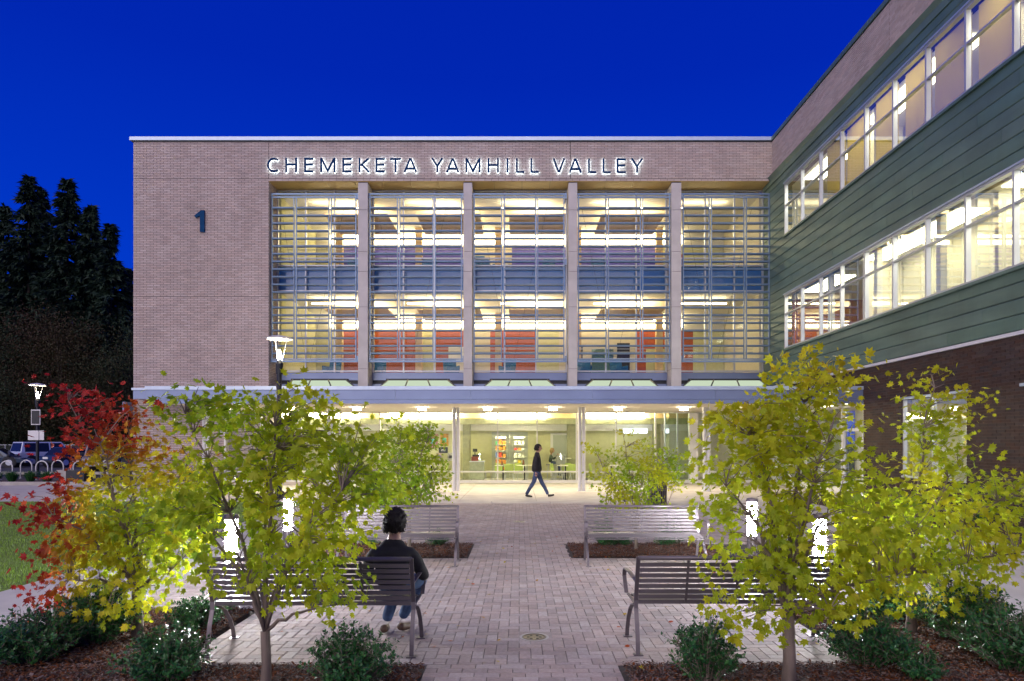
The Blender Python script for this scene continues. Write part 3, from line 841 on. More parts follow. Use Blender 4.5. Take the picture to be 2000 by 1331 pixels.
# metal siding: boards in staggered lengths
sid = wsub('siding')
pm = {}
def board(y0, y1, z0, z1):
    key = (round(y1-y0, 2), round(z1-z0, 3))
    if key not in pm:
        L_, h_ = key
        pm[key] = MB().prism([(-.010, .012), (-.026, .030), (-.030, h_-.030), (-.018, h_-.004), (0.02, h_-.004), (.02, .012)], 1, -L_/2+.004, L_/2-.004).mesh('siding_panel', M['green'])
    o_ = link('siding_panel', pm[key], sid); o_.location = (XR+.01, (y0+y1)/2, z0)
zones = [(4.36, 5.82, 4, None), (5.82, 8.10, 6, 1), (8.10, 10.70, 7, None), (10.70, 12.86, 6, 1), (12.86, 13.44, 2, None)]
row = 0
for (z0, z1, n, w_) in zones:
    hgt = (z1-z0)/n
    for k in range(n):
        row += 1
        if w_: board(YWE+.1, YF+1.0, z0+k*hgt, z0+(k+1)*hgt); continue
        y = YF + 1.0; first = 1.3 + (row*1.37) % 3.6
        L_ = first
        while y > Y0+.3:
            ye = max(y-L_, Y0)
            board(ye, y, z0+k*hgt, z0+(k+1)*hgt); y = ye; L_ = 3.66
MB().box(XR-.06, XR+.04, Y0, YF-.02, 4.26, 4.345).build('base_trim', M['white_metal'], wsub('base_trim'))
# window ribbons
E_class = emit('classroom_light', (1.0, .93, .62), 6.5)
for wi, (z0, z1, zt) in enumerate(wins):
    rb_ = wsub('window_ribbon')
    n = 15; step = 1.688
    ys = [YWE - step*k for k in range(n+1)]
    MB().box(XR-.05, XR+.10, ys[-1], YWE+.05, z0-.06, z0).build('sill', M['alu'], rb_)
    MB().box(XR-.05, XR+.10, ys[-1], YWE+.05, z1, z1+.07).build('head', M['alu'], rb_)
    MB().box(XR-.09, XR-.03, ys[-1], YWE+.08, z0-.14, z0-.061).build('sill_trim', M['green'], rb_)
    MB().box(XR-.09, XR-.03, ys[-1], YWE+.08, z1+.071, z1+.12).build('head_trim', M['coping'], rb_)
    for k, yy in enumerate(ys):
        MB().box(XR-.045, XR+.09, yy-.035, yy+.035, z0, z1).build('mullion', M['alu'], rb_)
    for k in range(n):
        a, b = ys[k+1]+.035, ys[k]-.035
        MB().box(XR-.04, XR+.08, a, b, zt-.025, zt+.025).build('transom', M['alu'], rb_)
        for (p, q) in ((z0, zt-.025), (zt+.025, z1)):
            MB().quad((XR+.02, a, p), (XR+.02, b, p), (XR+.02, b, q), (XR+.02, a, q)).build('pane', M['glass'], rb_)
        if wi == 1 and k >= 2:
            g = .06 if k % 3 == 0 else (.30 if k in (4, 5) else .18)
            MB().prism([(XR+.16, a), (XR+.165, a), (XR+.185+.01*(k % 2), (a+b)/2), (XR+.165, b-g), (XR+.16, b-g), (XR+.178, (a+b)/2)], 2, z0+.02, z1-.02).build('roller_shade', M['shade'], rb_)
# rooms
wr = wsub('interior')
def wb(name, m, *b, **kw): return MB().box(*b).build(name, M[m] if isinstance(m, str) else m, wr, **kw)
XD = XR + 6.0
for (zf, zc) in ((4.95, 8.20), (9.9, 12.95)):
    wb('floor_slab', 'int_floor', XR+.31, XD, Y0, YF, zf-.2, zf)
    wb('ceiling_panel', 'white_in', XR+.31, XD, Y0, YF, zc, zc+.1)
    wb('back_wall', 'plaster', XR+(2.1 if zf < 6 else 4.5), XR+(2.2 if zf < 6 else 4.6), Y0, 23.99, zf, zc)
    wb('back_wall', 'plaster', XR+4.5, XR+4.6, 24.15, YF-.26, zf, zc)
    wb('end_wall', 'plaster', XR+.31, XD, Y0, Y0+.1, zf, zc)
    wb('end_wall', 'orange' if zf < 6 else 'plaster', XR+.31, XD, YF-.25, YF-.15, zf, zc)
    for yy in (24.0, 17.3, 10.5): wb('partition', 'plaster', XR+.75, XR+2.09, yy, yy+.14, zf, zc)
    for yy in (27.4, 22.4, 20.0, 15.6, 12.8, 8.6):
        for xx in (XR+.62,):
            wb('ceiling_light', E_class, xx, xx+.8, yy-1.4, yy+1.4, zc-.04, zc-.005)
    for k in range(1, 14): wb('interior_column', 'white_in', XR+.32, XR+.5, YWE-step*2*k*.999-.1, YWE-step*2*k*.999+.1, zf, zc) if k < 8 else None
wb('roof_slab', 'dark', XR+.33, XD+4, Y0, YF, ZR-.35, ZR-.15)
wb('outer_wall', 'precast', XD+.2, XD+4, Y0, YF-.1, 0, ZR-.4)
wb('end_face', 'precast', XR+.33, XD+.19, Y0-.2, Y0-.01, 0, ZR-.4)
# brown brick base
base = wsub('brown_brick_base')
YBE = 22.58
hol = [(17.38, 20.32, .78, 3.08), (9.6, 15.42, .78, 3.08)]
mb = MB()
for (a, b, z0, z1) in ((Y0, 9.6, 0, 4.25), (15.42, 17.38, 0, 4.25), (20.32, YBE, 0, 4.25)): mb.box(XR+.0, XR+.3, a, b, z0, z1)
for (a, b) in ((17.38, 20.32), (9.6, 15.42)): mb.box(XR, XR+.3, a, b, 0, .78).box(XR, XR+.3, a, b, 3.08, 4.25)
mb.build('wall_core', M['brown_mortar'], base)
MB().box(XR+.0, XR+.3, YBE+.01, YF, 3.2, 4.25).build('wall_core', M['brown_mortar'], base)
Wb = YBE - Y0
# u runs from the far end towards the camera, distance = YBE - y
hb = [(YBE-q, YBE-p, z0, z1) for (p, q, z0, z1) in hol]
rects = brick_rects(Wb, 4.24, hb, L=.30, h=.0785)
rects2 = []
vis_b = []
for r in rects:
    yy = YBE - (r[0]+r[1])/2; zz = r[2]
    px_ = 1014 + XR*F/yy; py_ = 866 - (zz-H)*F/yy
    (vis_b if (px_ < 2000 and py_ < 1331 and px_ > 1890 and py_ < 905) else rects2).append(r)
vis_b.sort(key=lambda r: -r[0])
rects2 += vis_b[300:]; vis_b = vis_b[:300]
ob = link('brick_face', brick_mesh('brick_face', rects2, (XR, YBE, 0.004), (0,-1,0), (-1,0,0), [M['brown_brick']]), base); ob['kind'] = 'stuff'
ob = link('brick_face', brick_mesh('brick_face', brick_rects(YF-.3-YBE-.02, .95, [], L=.30, h=.0785), (XR, YF-.3, 3.28), (0,-1,0), (-1,0,0), [M['brown_brick']]), base); ob['kind'] = 'stuff'
ob = link('brick_face', brick_mesh('brick_face', brick_rects(.3, 3.1, [], L=.30, h=.0785), (XR, YBE, 0.004), (1,0,0), (0,1,0), [M['brown_brick']]), base); ob['kind'] = 'stuff'
bc = {}
for r in vis_b:
    key = (round(r[1]-r[0], 3), round(r[3]-r[2], 4))
    if key not in bc:
        bc[key] = MB().box(-.012, .003, -key[0]/2, key[0]/2, 0, key[1]).mesh('brick', M['brown_brick_one'])
    o = link('brick', bc[key], base)
    o.location = (XR + random.uniform(-.0015, .0015), YBE-(r[0]+r[1])/2, r[2]+.004)
# ground floor windows in the brown base
for (a, b, z0, z1) in hol:
    w_ = wsub('window'); n = 2 if b-a < 4 else 4
    MB().box(XR-.06, XR+.06, a-.06, b+.06, z1+.0, z1+.07).build('head_trim', M['coping'], w_)
    MB().box(XR-.03, XR+.1, a, b, z0, z0+.05).build('sill', M['alu'], w_)
    for k in range(n+1):
        yy = a + (b-a)*k/n; yy = min(max(yy, a+.03), b-.03)
        MB().box(XR+.02, XR+.12, yy-.03, yy+.03, z0+.05, z1-.001).build('mullion', M['alu'], w_)
    for k in range(n):
        p, q = a+(b-a)*k/n+.03, a+(b-a)*(k+1)/n-.03
        MB().box(XR+.03, XR+.11, p, q, 2.42, 2.47).build('transom', M['alu'], w_)
        for (s0, s1) in ((z0+.05, 2.42), (2.47, z1)):
            MB().quad((XR+.07, p, s0), (XR+.07, q, s0), (XR+.07, q, s1), (XR+.07, p, s1)).build('pane', M['glass'], w_)
wb('floor_slab', 'cafe_floor', XR+.31, XD, Y0, YBE, -.1, .0)
wb('ceiling_panel', 'white_in', XR+.31, XD, Y0, YC, 3.42, 3.5)
wb('back_wall', 'plaster', XD-1.5, XD-1.4, Y0, YBE-.2, 0, 3.42)
wb('partition', 'plaster', XR+.31, XD, YBE-.2, YBE-.05, 0, 3.42)
for yy in (19.5, 16.4, 13.0, 10.0): wb('ceiling_light', E_class, XR+1.2, XR+1.5, yy-.9, yy+.9, 3.30, 3.36)
# glazed return wall below the canopy, with two doors
gw = wsub('entry_glazing')
yy_ = [YBE+.04, 24.2, 25.75, 27.3, 28.85, YC-.02]
for v in yy_: MB().box(XR+.02, XR+.12, v-.035, v+.035, 0, 3.13).build('mullion', M['white_metal'], gw)
for k, (a, b) in enumerate(zip(yy_[:-1], yy_[1:])):
    rails = ((.0, .22), (2.2, 2.30), (3.03, 3.13))
    for z0, z1 in rails: MB().box(XR+.03, XR+.11, a+.035, b-.035, z0, z1).build('rail', M['white_metal'], gw)
    if k in (0, 2):
        MB().box(XR+.03, XR+.11, a+.035, a+.15, .22, 2.2).box(XR+.03, XR+.11, b-.15, b-.035, .22, 2.2).build('door_stile', M['white_metal'], gw)
        MB().tube([(XR-.03, b-.2, .8), (XR-.03, b-.2, 1.3)], .016, 6).build('door_handle', M['alu'], gw)
    for z0, z1 in ((.22, 2.2), (2.3, 3.03)):
        MB().quad((XR+.07, a+.035, z0), (XR+.07, b-.035, z0), (XR+.07, b-.035, z1), (XR+.07, a+.035, z1)).build('pane', M['glass'], gw)
wb('floor_slab', 'cafe_floor', XR+.31, XD, YBE, YC+.06, -.1, .0)
wb('back_wall', 'plaster', XR+3.6, XR+3.7, YBE-.04, YC+.05, 0, 3.42)
for yy in (24.0, 26.5, 29.0): wb('ceiling_light', E_class, XR+1.4, XR+1.7, yy-.5, yy+.5, 3.34, 3.4)

# vestibule inside the cafe front, right of centre
vb = sub('vestibule')
for xx in (wx(1298, 31.5), wx(1322, 31.5), wx(1346, 31.5)):
    MB().box(xx-.03, xx+.03, 31.4, 31.5, 0, 3.3).build('mullion', M['alu'], vb)
MB().quad((wx(1298, 31.5), 31.45, .1), (wx(1346, 31.5), 31.45, .1), (wx(1346, 31.5), 31.45, 3.2), (wx(1298, 31.5), 31.45, 3.2)).build('pane', M['glass_green'], vb)
MB().quad((wx(1298, 31.5), 31.4, .1), (wx(1298, 31.5), YC+.1, .1), (wx(1298, 31.5), YC+.1, 3.2), (wx(1298, 31.5), 31.4, 3.2)).build('pane', M['glass_green'], vb)
MB().box(wx(1346, YC)-.02, wx(1360, YC)+.05, YC-.12, YC+.12, 0, 3.13).build('door_frame', M['white_metal'], vb)

# cafe furniture -----------------------------------------------------------
M['lime'] = mat('lime_plastic', (.36, .46, .10), .5, var=.05)
M['table_top'] = mat('pale_laminate', (.68, .66, .56), .4, var=.03)
M['mesh_grey'] = mat('grey_chair', (.22, .23, .20), .5, var=.05)
ch0 = empty('cafe_chair', (0, 0, 0))
sx_ = MB()
sx_.prism([(-.20, .44), (.20, .43), (.22, .455), (-.20, .465)], 0, -.21, .21)
sx_.build('seat', M['lime'], ch0, bevel=.01)
MB().prism([(.20, .46), (.225, .46), (.30, .84), (.275, .85)], 0, -.21, .21).build('backrest', M['lime'], ch0, bevel=.012)
for (a, b) in ((-1, -1), (1, -1), (-1, 1), (1, 1)):
    MB().tube([(a*.15, b*.14, .44), (a*.23, b*.25, 0)], .012, 6).build('leg', M['alu'], ch0)
chairs = [(-1.55, 31.6, .9, 'lime chair at the left end of the double-table in the cafe, facing right'), (-.95, 32.3, 0, 'lime chair with its back to the cafe doors, left table'), (-.45, 31.2, 3.1, 'lime chair on the glass side of the left cafe table'),
          (.05, 32.3, .3, 'lime chair between the two centre cafe tables'), (.55, 31.5, -1.4, 'lime chair behind the walking man'), (1.75, 31.4, 1.2, 'lime chair in front of the seated woman'), (2.25, 32.2, 0, 'lime chair at the table beside the right column'), (2.55, 31.2, 2.6, 'lime chair on the glass side of the right table'),
          (3.55, 31.6, 1.7, 'lime chair just right of the middle canopy column, side-on'), (-3.6, 31.7, -1.3, 'lime chair left of the column, beyond the grey trolley'), (-4.6, 31.9, .2, 'lime chair behind the left rear maple')]
for i, (x_, y_, r_, l_) in enumerate(chairs):
    c = ch0 if i == 0 else copy_tree(ch0)
    c.location = (x_, y_, 0); c.rotation_euler = (0, 0, r_); tag(c, l_, 'chair', 'lime green chairs in the cafe')
tb0 = empty('cafe_table')
MB().lathe([(.001, .735), (.39, .735), (.40, .745), (.40, .76), (.001, .765)], seg=28).build('tabletop', M['table_top'], tb0)
MB().tube([(0, 0, .05), (0, 0, .735)], .03, 10).build('pedestal', M['dark'], tb0)
for k in range(4):
    an = k*PI/2+.5; MB().tube([(0, 0, .08), (.32*math.cos(an), .32*math.sin(an), .015)], .018, 6).build('foot', M['dark'], tb0)
for i, (x_, y_, l_) in enumerate(((-.75, 31.8, 'round pale table left of centre in the cafe, below the double doors'), (.25, 32.0, 'round pale table behind the walking man'), (2.15, 31.7, 'round pale table by the right cafe column'), (4.3, 31.9, 'round pale table behind the right rear maple'), (-4.1, 31.9, 'round pale table at the left, past the trolley'))):
    c = tb0 if i == 0 else copy_tree(tb0); c.location = (x_, y_, 0); tag(c, l_, 'table', 'round pedestal tables in the cafe')
for i, (x_, y_, l_) in enumerate(((-.8, 31.75, 'brown menu holder on the left cafe table'), (.2, 32.0, 'brown menu holder on the table behind the walking man'))):
    c = empty('menu_holder', (x_, y_, .765)); tag(c, l_, 'menu holder', 'menu holders on the tables')
    MB().prism([(-.06, 0), (.06, 0), (.03, .24), (-.03, .24)], 1, -.02, .02).build('card', mat('brown_card', (.22, .09, .04), .6), c)
    MB().box(-.07, .07, -.05, .05, 0, .012).build('foot', M['dark'], c)
tr = empty('service_trolley', (wx(932, 31.4), 31.4, 0)); tag(tr, 'grey cabinet trolley on castors beside the left cafe column', 'trolley')
MB().box(-.33, .33, -.25, .25, .12, .93).build('cabinet', mat('sage_cabinet', (.30, .33, .22), .5), tr, bevel=.01)
MB().box(-.35, .35, -.27, .27, .93, .97).build('worktop', M['alu'], tr)
MB().box(-.31, .31, -.262, -.251, .55, .56).build('drawer_gap', M['dark'], tr)
for (a, b) in ((-.27, -.19), (.27, -.19), (-.27, .19), (.27, .19)):
    MB().tube([(a-.015, b, .06), (a+.015, b, .06)], .05, 12).build('castor', M['black'], tr)
rg = empty('cash_register', (wx(928, 31.4), 31.4, .97)); tag(rg, 'dark red and black till on top of the grey trolley', 'register')
MB().box(-.17, .14, -.14, .14, 0, .20).build('body', mat('dark_red_plastic', (.25, .05, .03), .5), rg, bevel=.015)
MB().box(-.12, .20, -.10, .10, .20, .29).build('keyboard', M['black'], rg, bevel=.01)
MB().box(-.03, .01, .02, .05, .29, .46).box(-.11, .10, .0, .03, .42, .56).build('display', M['dark'], rg)

# ================================================================ benches
def make_bench():
    b = empty('bench'); W2 = .86
    for k in range(8):
        z_ = .425 + k*.0485; t_ = (z_-.42)/.41
        y_ = .115 - .125*t_
        MB().box(-W2+.02, W2-.02, y_-.006, y_+.006, z_-.017, z_+.017).build('back_slat', M['bench'], b)
    MB().tube([(-W2, -.012, .825), (W2, -.012, .825)], .019, 10).build('top_rail', M['bench'], b, smooth=True)
    for k in range(9):
        y_ = .135 + k*.047
        z_ = .425 + .012*math.cos(k*.4) - (.02 if k == 8 else 0)
        MB().box(-W2+.02, W2-.02, y_-.017, y_+.017, z_-.006, z_+.006).build('seat_slat', M['bench'], b)
    for s_ in (-1, 1):
        x_ = s_*W2
        f = MB()
        f.strap([(x_, 0, 0), (x_, .012, .10), (x_, .05, .25), (x_, .10, .37), (x_, .105, .44), (x_, .05, .62), (x_, -.02, .835)], .035, .012, (1, 0, 0))
        f.build('back_leg', M['bench'], b)
        f = MB()
        pts = [(x_+s_*.006, .56, 0), (x_+s_*.006, .54, .08), (x_+s_*.006, .47, .2), (x_+s_*.006, .36, .31), (x_+s_*.006, .25, .37), (x_+s_*.006, .13, .405)]
        f.strap(pts, .035, .012, (1, 0, 0)); f.build('front_leg', M['bench'], b)
        f = MB()
        ap = [(x_+s_*.02, .50, .42), (x_+s_*.025, .545, .50), (x_+s_*.03, .56, .57), (x_+s_*.03, .54, .625), (x_+s_*.03, .48, .645), (x_+s_*.025, .30, .65), (x_+s_*.015, .12, .635), (x_, .055, .61)]
        f.strap(ap, .035, .010, (1, 0, 0)); f.build('armrest', M['bench'], b)
        MB().box(x_-.012, x_+.012, .10, .53, .398, .412).build('seat_bearer', M['bench'], b)
        for yy in (0, .56): MB().box(x_-.04, x_+.04, yy-.035, yy+.03, 0.0, .008).build('foot_plate', M['bench'], b)
    for q in (-.43, 0, .43):
        MB().strap([(q, .535, .408), (q, .13, .408), (q, .103, .43), (q, .05, .62), (q, .0, .80)], .022, .006, (1, 0, 0)).build('strap', M['bench'], b)
    return b
bench = make_bench()
bl = [((1.87, 5.80, 0), 0, 'dark bench at front right, seen from behind, below the yellow-green maple'),
      ((-1.765, 5.74, 0), 0, 'dark bench at front left, seen from behind, with the man sitting on it'),
      ((1.87, 10.50, 0), PI, 'silver bench facing the camera at the right of the central path'),
      ((-1.80, 10.50, 0), PI, 'silver bench facing the camera at the left of the path, partly behind the man')]
benches = [bench] + [copy_tree(bench) for _ in range(3)]
for b, (loc, r_, l_) in zip(benches, bl):
    b.location = loc; b.rotation_euler = (0, 0, r_); tag(b, l_, 'bench', 'slatted metal benches around the plaza')

# ================================================================ light bollards
E_bol = emit('bollard_tube', (.95, .97, 1.0), 230.0)
bo = empty('light_bollard')
MB().lathe([(.085, 0), (.085, .02), (.07, .03), (.07, .50), (.075, .51)], seg=20).build('post', M['bench'], bo)
MB().lathe([(.055, .512), (.058, .62), (.058, .88), (.055, .975)], seg=20).build('lamp', E_bol, bo)
MB().lathe([(.078, .98), (.085, 1.0), (.07, 1.03), (.002, 1.04)], seg=20).build('cap', M['bench'], bo)
for k in range(4):
    an = k*PI/2+PI/4
    MB().tube([(.072*math.cos(an), .072*math.sin(an), .50), (.072*math.cos(an), .072*math.sin(an), .985)], .005, 6).build('rod', M['bench'], bo)
for k in range(7):
    MB().lathe([(.060, .558+k*.06), (.086, .563+k*.06), (.088, .568+k*.06), (.060, .574+k*.06)], seg=20).build('ring', M['bench'], bo)
bsp = [((-3.1, 7.35), 'glowing white light bollard beside the left front bench, the left one of the two'), ((-3.42, 10.1), 'glowing white light bollard seen through the left front maple, beyond the bench'),
       ((3.24, 9.5), 'glowing light bollard at right, farther one behind the yellow-green maple'), ((3.26, 7.4), 'glowing light bollard at right, nearer one beside the front bench end')]
for i, ((x_, y_), l_) in enumerate(bsp):
    c = bo if i == 0 else copy_tree(bo); c.location = (x_, y_, 0); tag(c, l_, 'light bollard', 'glowing light bollards around the plaza')

# ================================================================ street lamps
E_lamp = emit('lamp_bulb', (1.0, .86, .62), 400.0)
def lamp(loc, lab, Hh=5.15, banner=False, extra=False):
    s_ = empty('street_lamp', loc); tag(s_, lab, 'street lamp', 'disc-topped street lamps')
    MB().lathe([(.15, 0), (.15, .25), (.085, .28), (.07, Hh-.95), (.06, Hh-.8), (.001, Hh-.8)], seg=16).build('pole', M['dark'], s_)
    MB().lathe([(.10, Hh-1.15), (.11, Hh-.98), (.12, Hh-.82), (.07, Hh-.72), (.001, Hh-.72)], seg=16).build('lamp_base', M['dark'], s_)
    MB().lathe([(.40, Hh-.03), (.42, Hh), (.30, Hh+.05), (.05, Hh+.10), (.001, Hh+.10)], seg=28).build('disc_reflector', M['white_metal'], s_)
    for k in range(3):
        an = k*2*PI/3+.4
        MB().tube([(.07*math.cos(an), .07*math.sin(an), Hh-.75), (.24*math.cos(an), .24*math.sin(an), Hh-.02)], .012, 6).build('arm', M['white_metal'], s_)
    MB().lathe([(.03, Hh-.66), (.038, Hh-.5), (.03, Hh-.38), (.001, Hh-.36)], seg=14).build('lamp_glass', E_lamp, s_)
    if banner:
        MB().box(-.24, .24, -.14, -.12, 2.75, 3.55).build('banner_frame', M['white_metal'], s_)
        MB().box(-.2, .2, -.16, -.141, 2.8, 3.5).build('banner', M['dark'], s_)
        MB().box(-.16, .16, -.15, -.12, 1.95, 2.45).box(-.42, -.17, -.12, -.10, 1.95, 2.45).box(.17, .42, -.12, -.10, 1.95, 2.45).build('sign_plate', M['white_metal'], s_)
    else:
        MB().box(.09, .17, -.05, .05, 3.3, 3.52).build('junction_box', M['white_metal'], s_)
    return s_
lamp((wx(548, 22.0), 21.9, 0), 'tall lamp with a lit disc standing in front of the louvred facade')
lamp((wx(73.5, 36.), 36.0, 0), 'distant lamp with a lit disc and small sign plates beside the car park', Hh=4.85, banner=True)

# ================================================================ litter bins
def bin_(loc, lab):
    s_ = empty('litter_bin', loc); tag(s_, lab, 'litter bin', 'slatted litter bins')
    MB().lathe([(.20, .04), (.20, .84)], seg=20).build('liner', M['black'], s_)
    for k in range(22):
        an = k*2*PI/22; c_, n_ = math.cos(an), math.sin(an)
        MB().tube([(.25*c_, .25*n_, 0.02), (.25*c_, .25*n_, .80), (.29*c_, .29*n_, .90)], .016, 4).build('slat', M['bench'], s_)
    for z_ in (.06, .45, .86): MB().lathe([(.235, z_-.015), (.262, z_), (.235, z_+.015)], seg=22).build('ring', M['bench'], s_)
    MB().lathe([(.30, .88), (.31, .92), (.24, .98), (.12, 1.0), (.001, 1.0)], seg=22).build('lid', M['dark'], s_)
bin_((wx(1284, 19.6), 19.6, 0), 'round slatted bin behind the right rear maple on the edge of the pavers')
bin_((wx(738, 20.4), 20.4, 0), 'round slatted bin behind the left trees, in front of the cafe glass')
# ================================================================ car park side
tag(MB().quad((-90, 38.5, -.006), (-17.6, 38.5, -.006), (-17.6, 75, -.006), (-90, 75, -.006)).build('car_park', M['asphalt']), kind='structure')
lawn = MB().box(-60, -6.31, -2, 20.95, -.12, .0).build('lawn', M['lawnbase']); tag(lawn, kind='structure')
def blades(name, x0, x1, y0, y1, n, hgt, wdt, m_, near=3.0):
    u = rng.random(n); y = y0 + (y1-y0)*u**1.25; x = x1 - (x1-x0)*rng.random(n)*np.clip((y-2)/(y1-2), .25, 1)
    an = rng.uniform(0, 2*PI, n); h_ = hgt*rng.uniform(.6, 1.3, n); ln = rng.uniform(-.6, .6, n)*h_
    dx, dy = np.cos(an)*wdt/2, np.sin(an)*wdt/2
    sc_ = 1 + (y-y0)/12.0
    A = np.stack([x-dx*sc_, y-dy*sc_, np.zeros(n)-.01], 1); B = np.stack([x+dx*sc_, y+dy*sc_, np.zeros(n)-.01], 1)
    C = np.stack([x+ln*np.cos(an*3), y+ln*np.sin(an*3), h_], 1)
    V = np.stack([A, B, C], 1).reshape(-1, 3); Fc = np.arange(n*3).reshape(-1, 3)
    o_ = link(name, np_mesh(name, V, Fc, [M[m_]], attr=rng.random(n))); o_['kind'] = 'stuff'; return o_
tag(blades('grass', -26, -6.33, 5.5, 20.9, 130000, .038, .007, 'grass'), kind='stuff')

curb = empty('curb'); tag(curb, kind='structure')
for k in range(11): MB().box(-33+k*2.2, -33+(k+1)*2.2-.01, 28.9, 29.05, -.02, .15).build('curb_stone', M['curb'], curb, bevel=.015)
for k in range(8): MB().box(-60+k*5.4, -60+(k+1)*5.4-.01, 39.0, 39.18, -.02, .14).build('curb_stone', M['curb'], curb, bevel=.015)
for k in range(3): MB().box(-17.1+k*2.1, -17.1+(k+1)*2.1-.01, 27.6, 27.75, -.02, .22).build('curb_stone', M['curb'], curb, bevel=.015)

# bike racks
rk0 = empty('bike_rack')
pts = [(-.29, 0, 0)] + [(-.29, 0, .62)] + [(.29*math.cos(PI-a), 0, .62+.30*math.sin(a)) for a in np.linspace(.2, PI-.2, 9)] + [(.29, 0, .62), (.29, 0, 0)]
MB().tube(pts, .028, 8).build('hoop', M['white_metal'], rk0, smooth=True)
for s_ in (-.29, .29): MB().lathe([(.06, 0), (.06, .01), (.001, .012)], (s_, 0, 0), 12).build('flange', M['white_metal'], rk0)
for i, (px_, y_, l_) in enumerate(((13, 33.2, 'leftmost white hoop of the bike racks at the picture edge'), (51.5, 34.8, 'white bike hoop just left of the lamp post'), (82, 33.2, 'white bike hoop just right of the lamp post'), (113, 34.6, 'white bike hoop in front of the tan pickup grille'), (150, 34.6, 'white bike hoop at the right headlight of the tan pickup'), (155, 33.2, 'nearer white bike hoop overlapping the one at the pickup headlight'), (209, 34.6, 'white bike hoop right of the tan pickup, behind red leaves'))):
    c = rk0 if i == 0 else copy_tree(rk0); c.location = (wx(px_, y_), y_, 0); tag(c, l_, 'bike rack', 'white hoop bike racks by the car park')
# low wall sign block beside the racks
blk = empty('utility_box', (wx(153, 29.8), 29.8, 0)); tag(blk, 'dark low box with a pale slanted side below the bike racks', 'box')
MB().box(-.35, .45, -.3, .3, 0, .62).build('body', M['dark'], blk, bevel=.01)
MB().prism([(-.9, .62), (-.36, .62), (-.36, 0.0)], 1, -.1, .1).build('side_panel', M['curb'], blk)

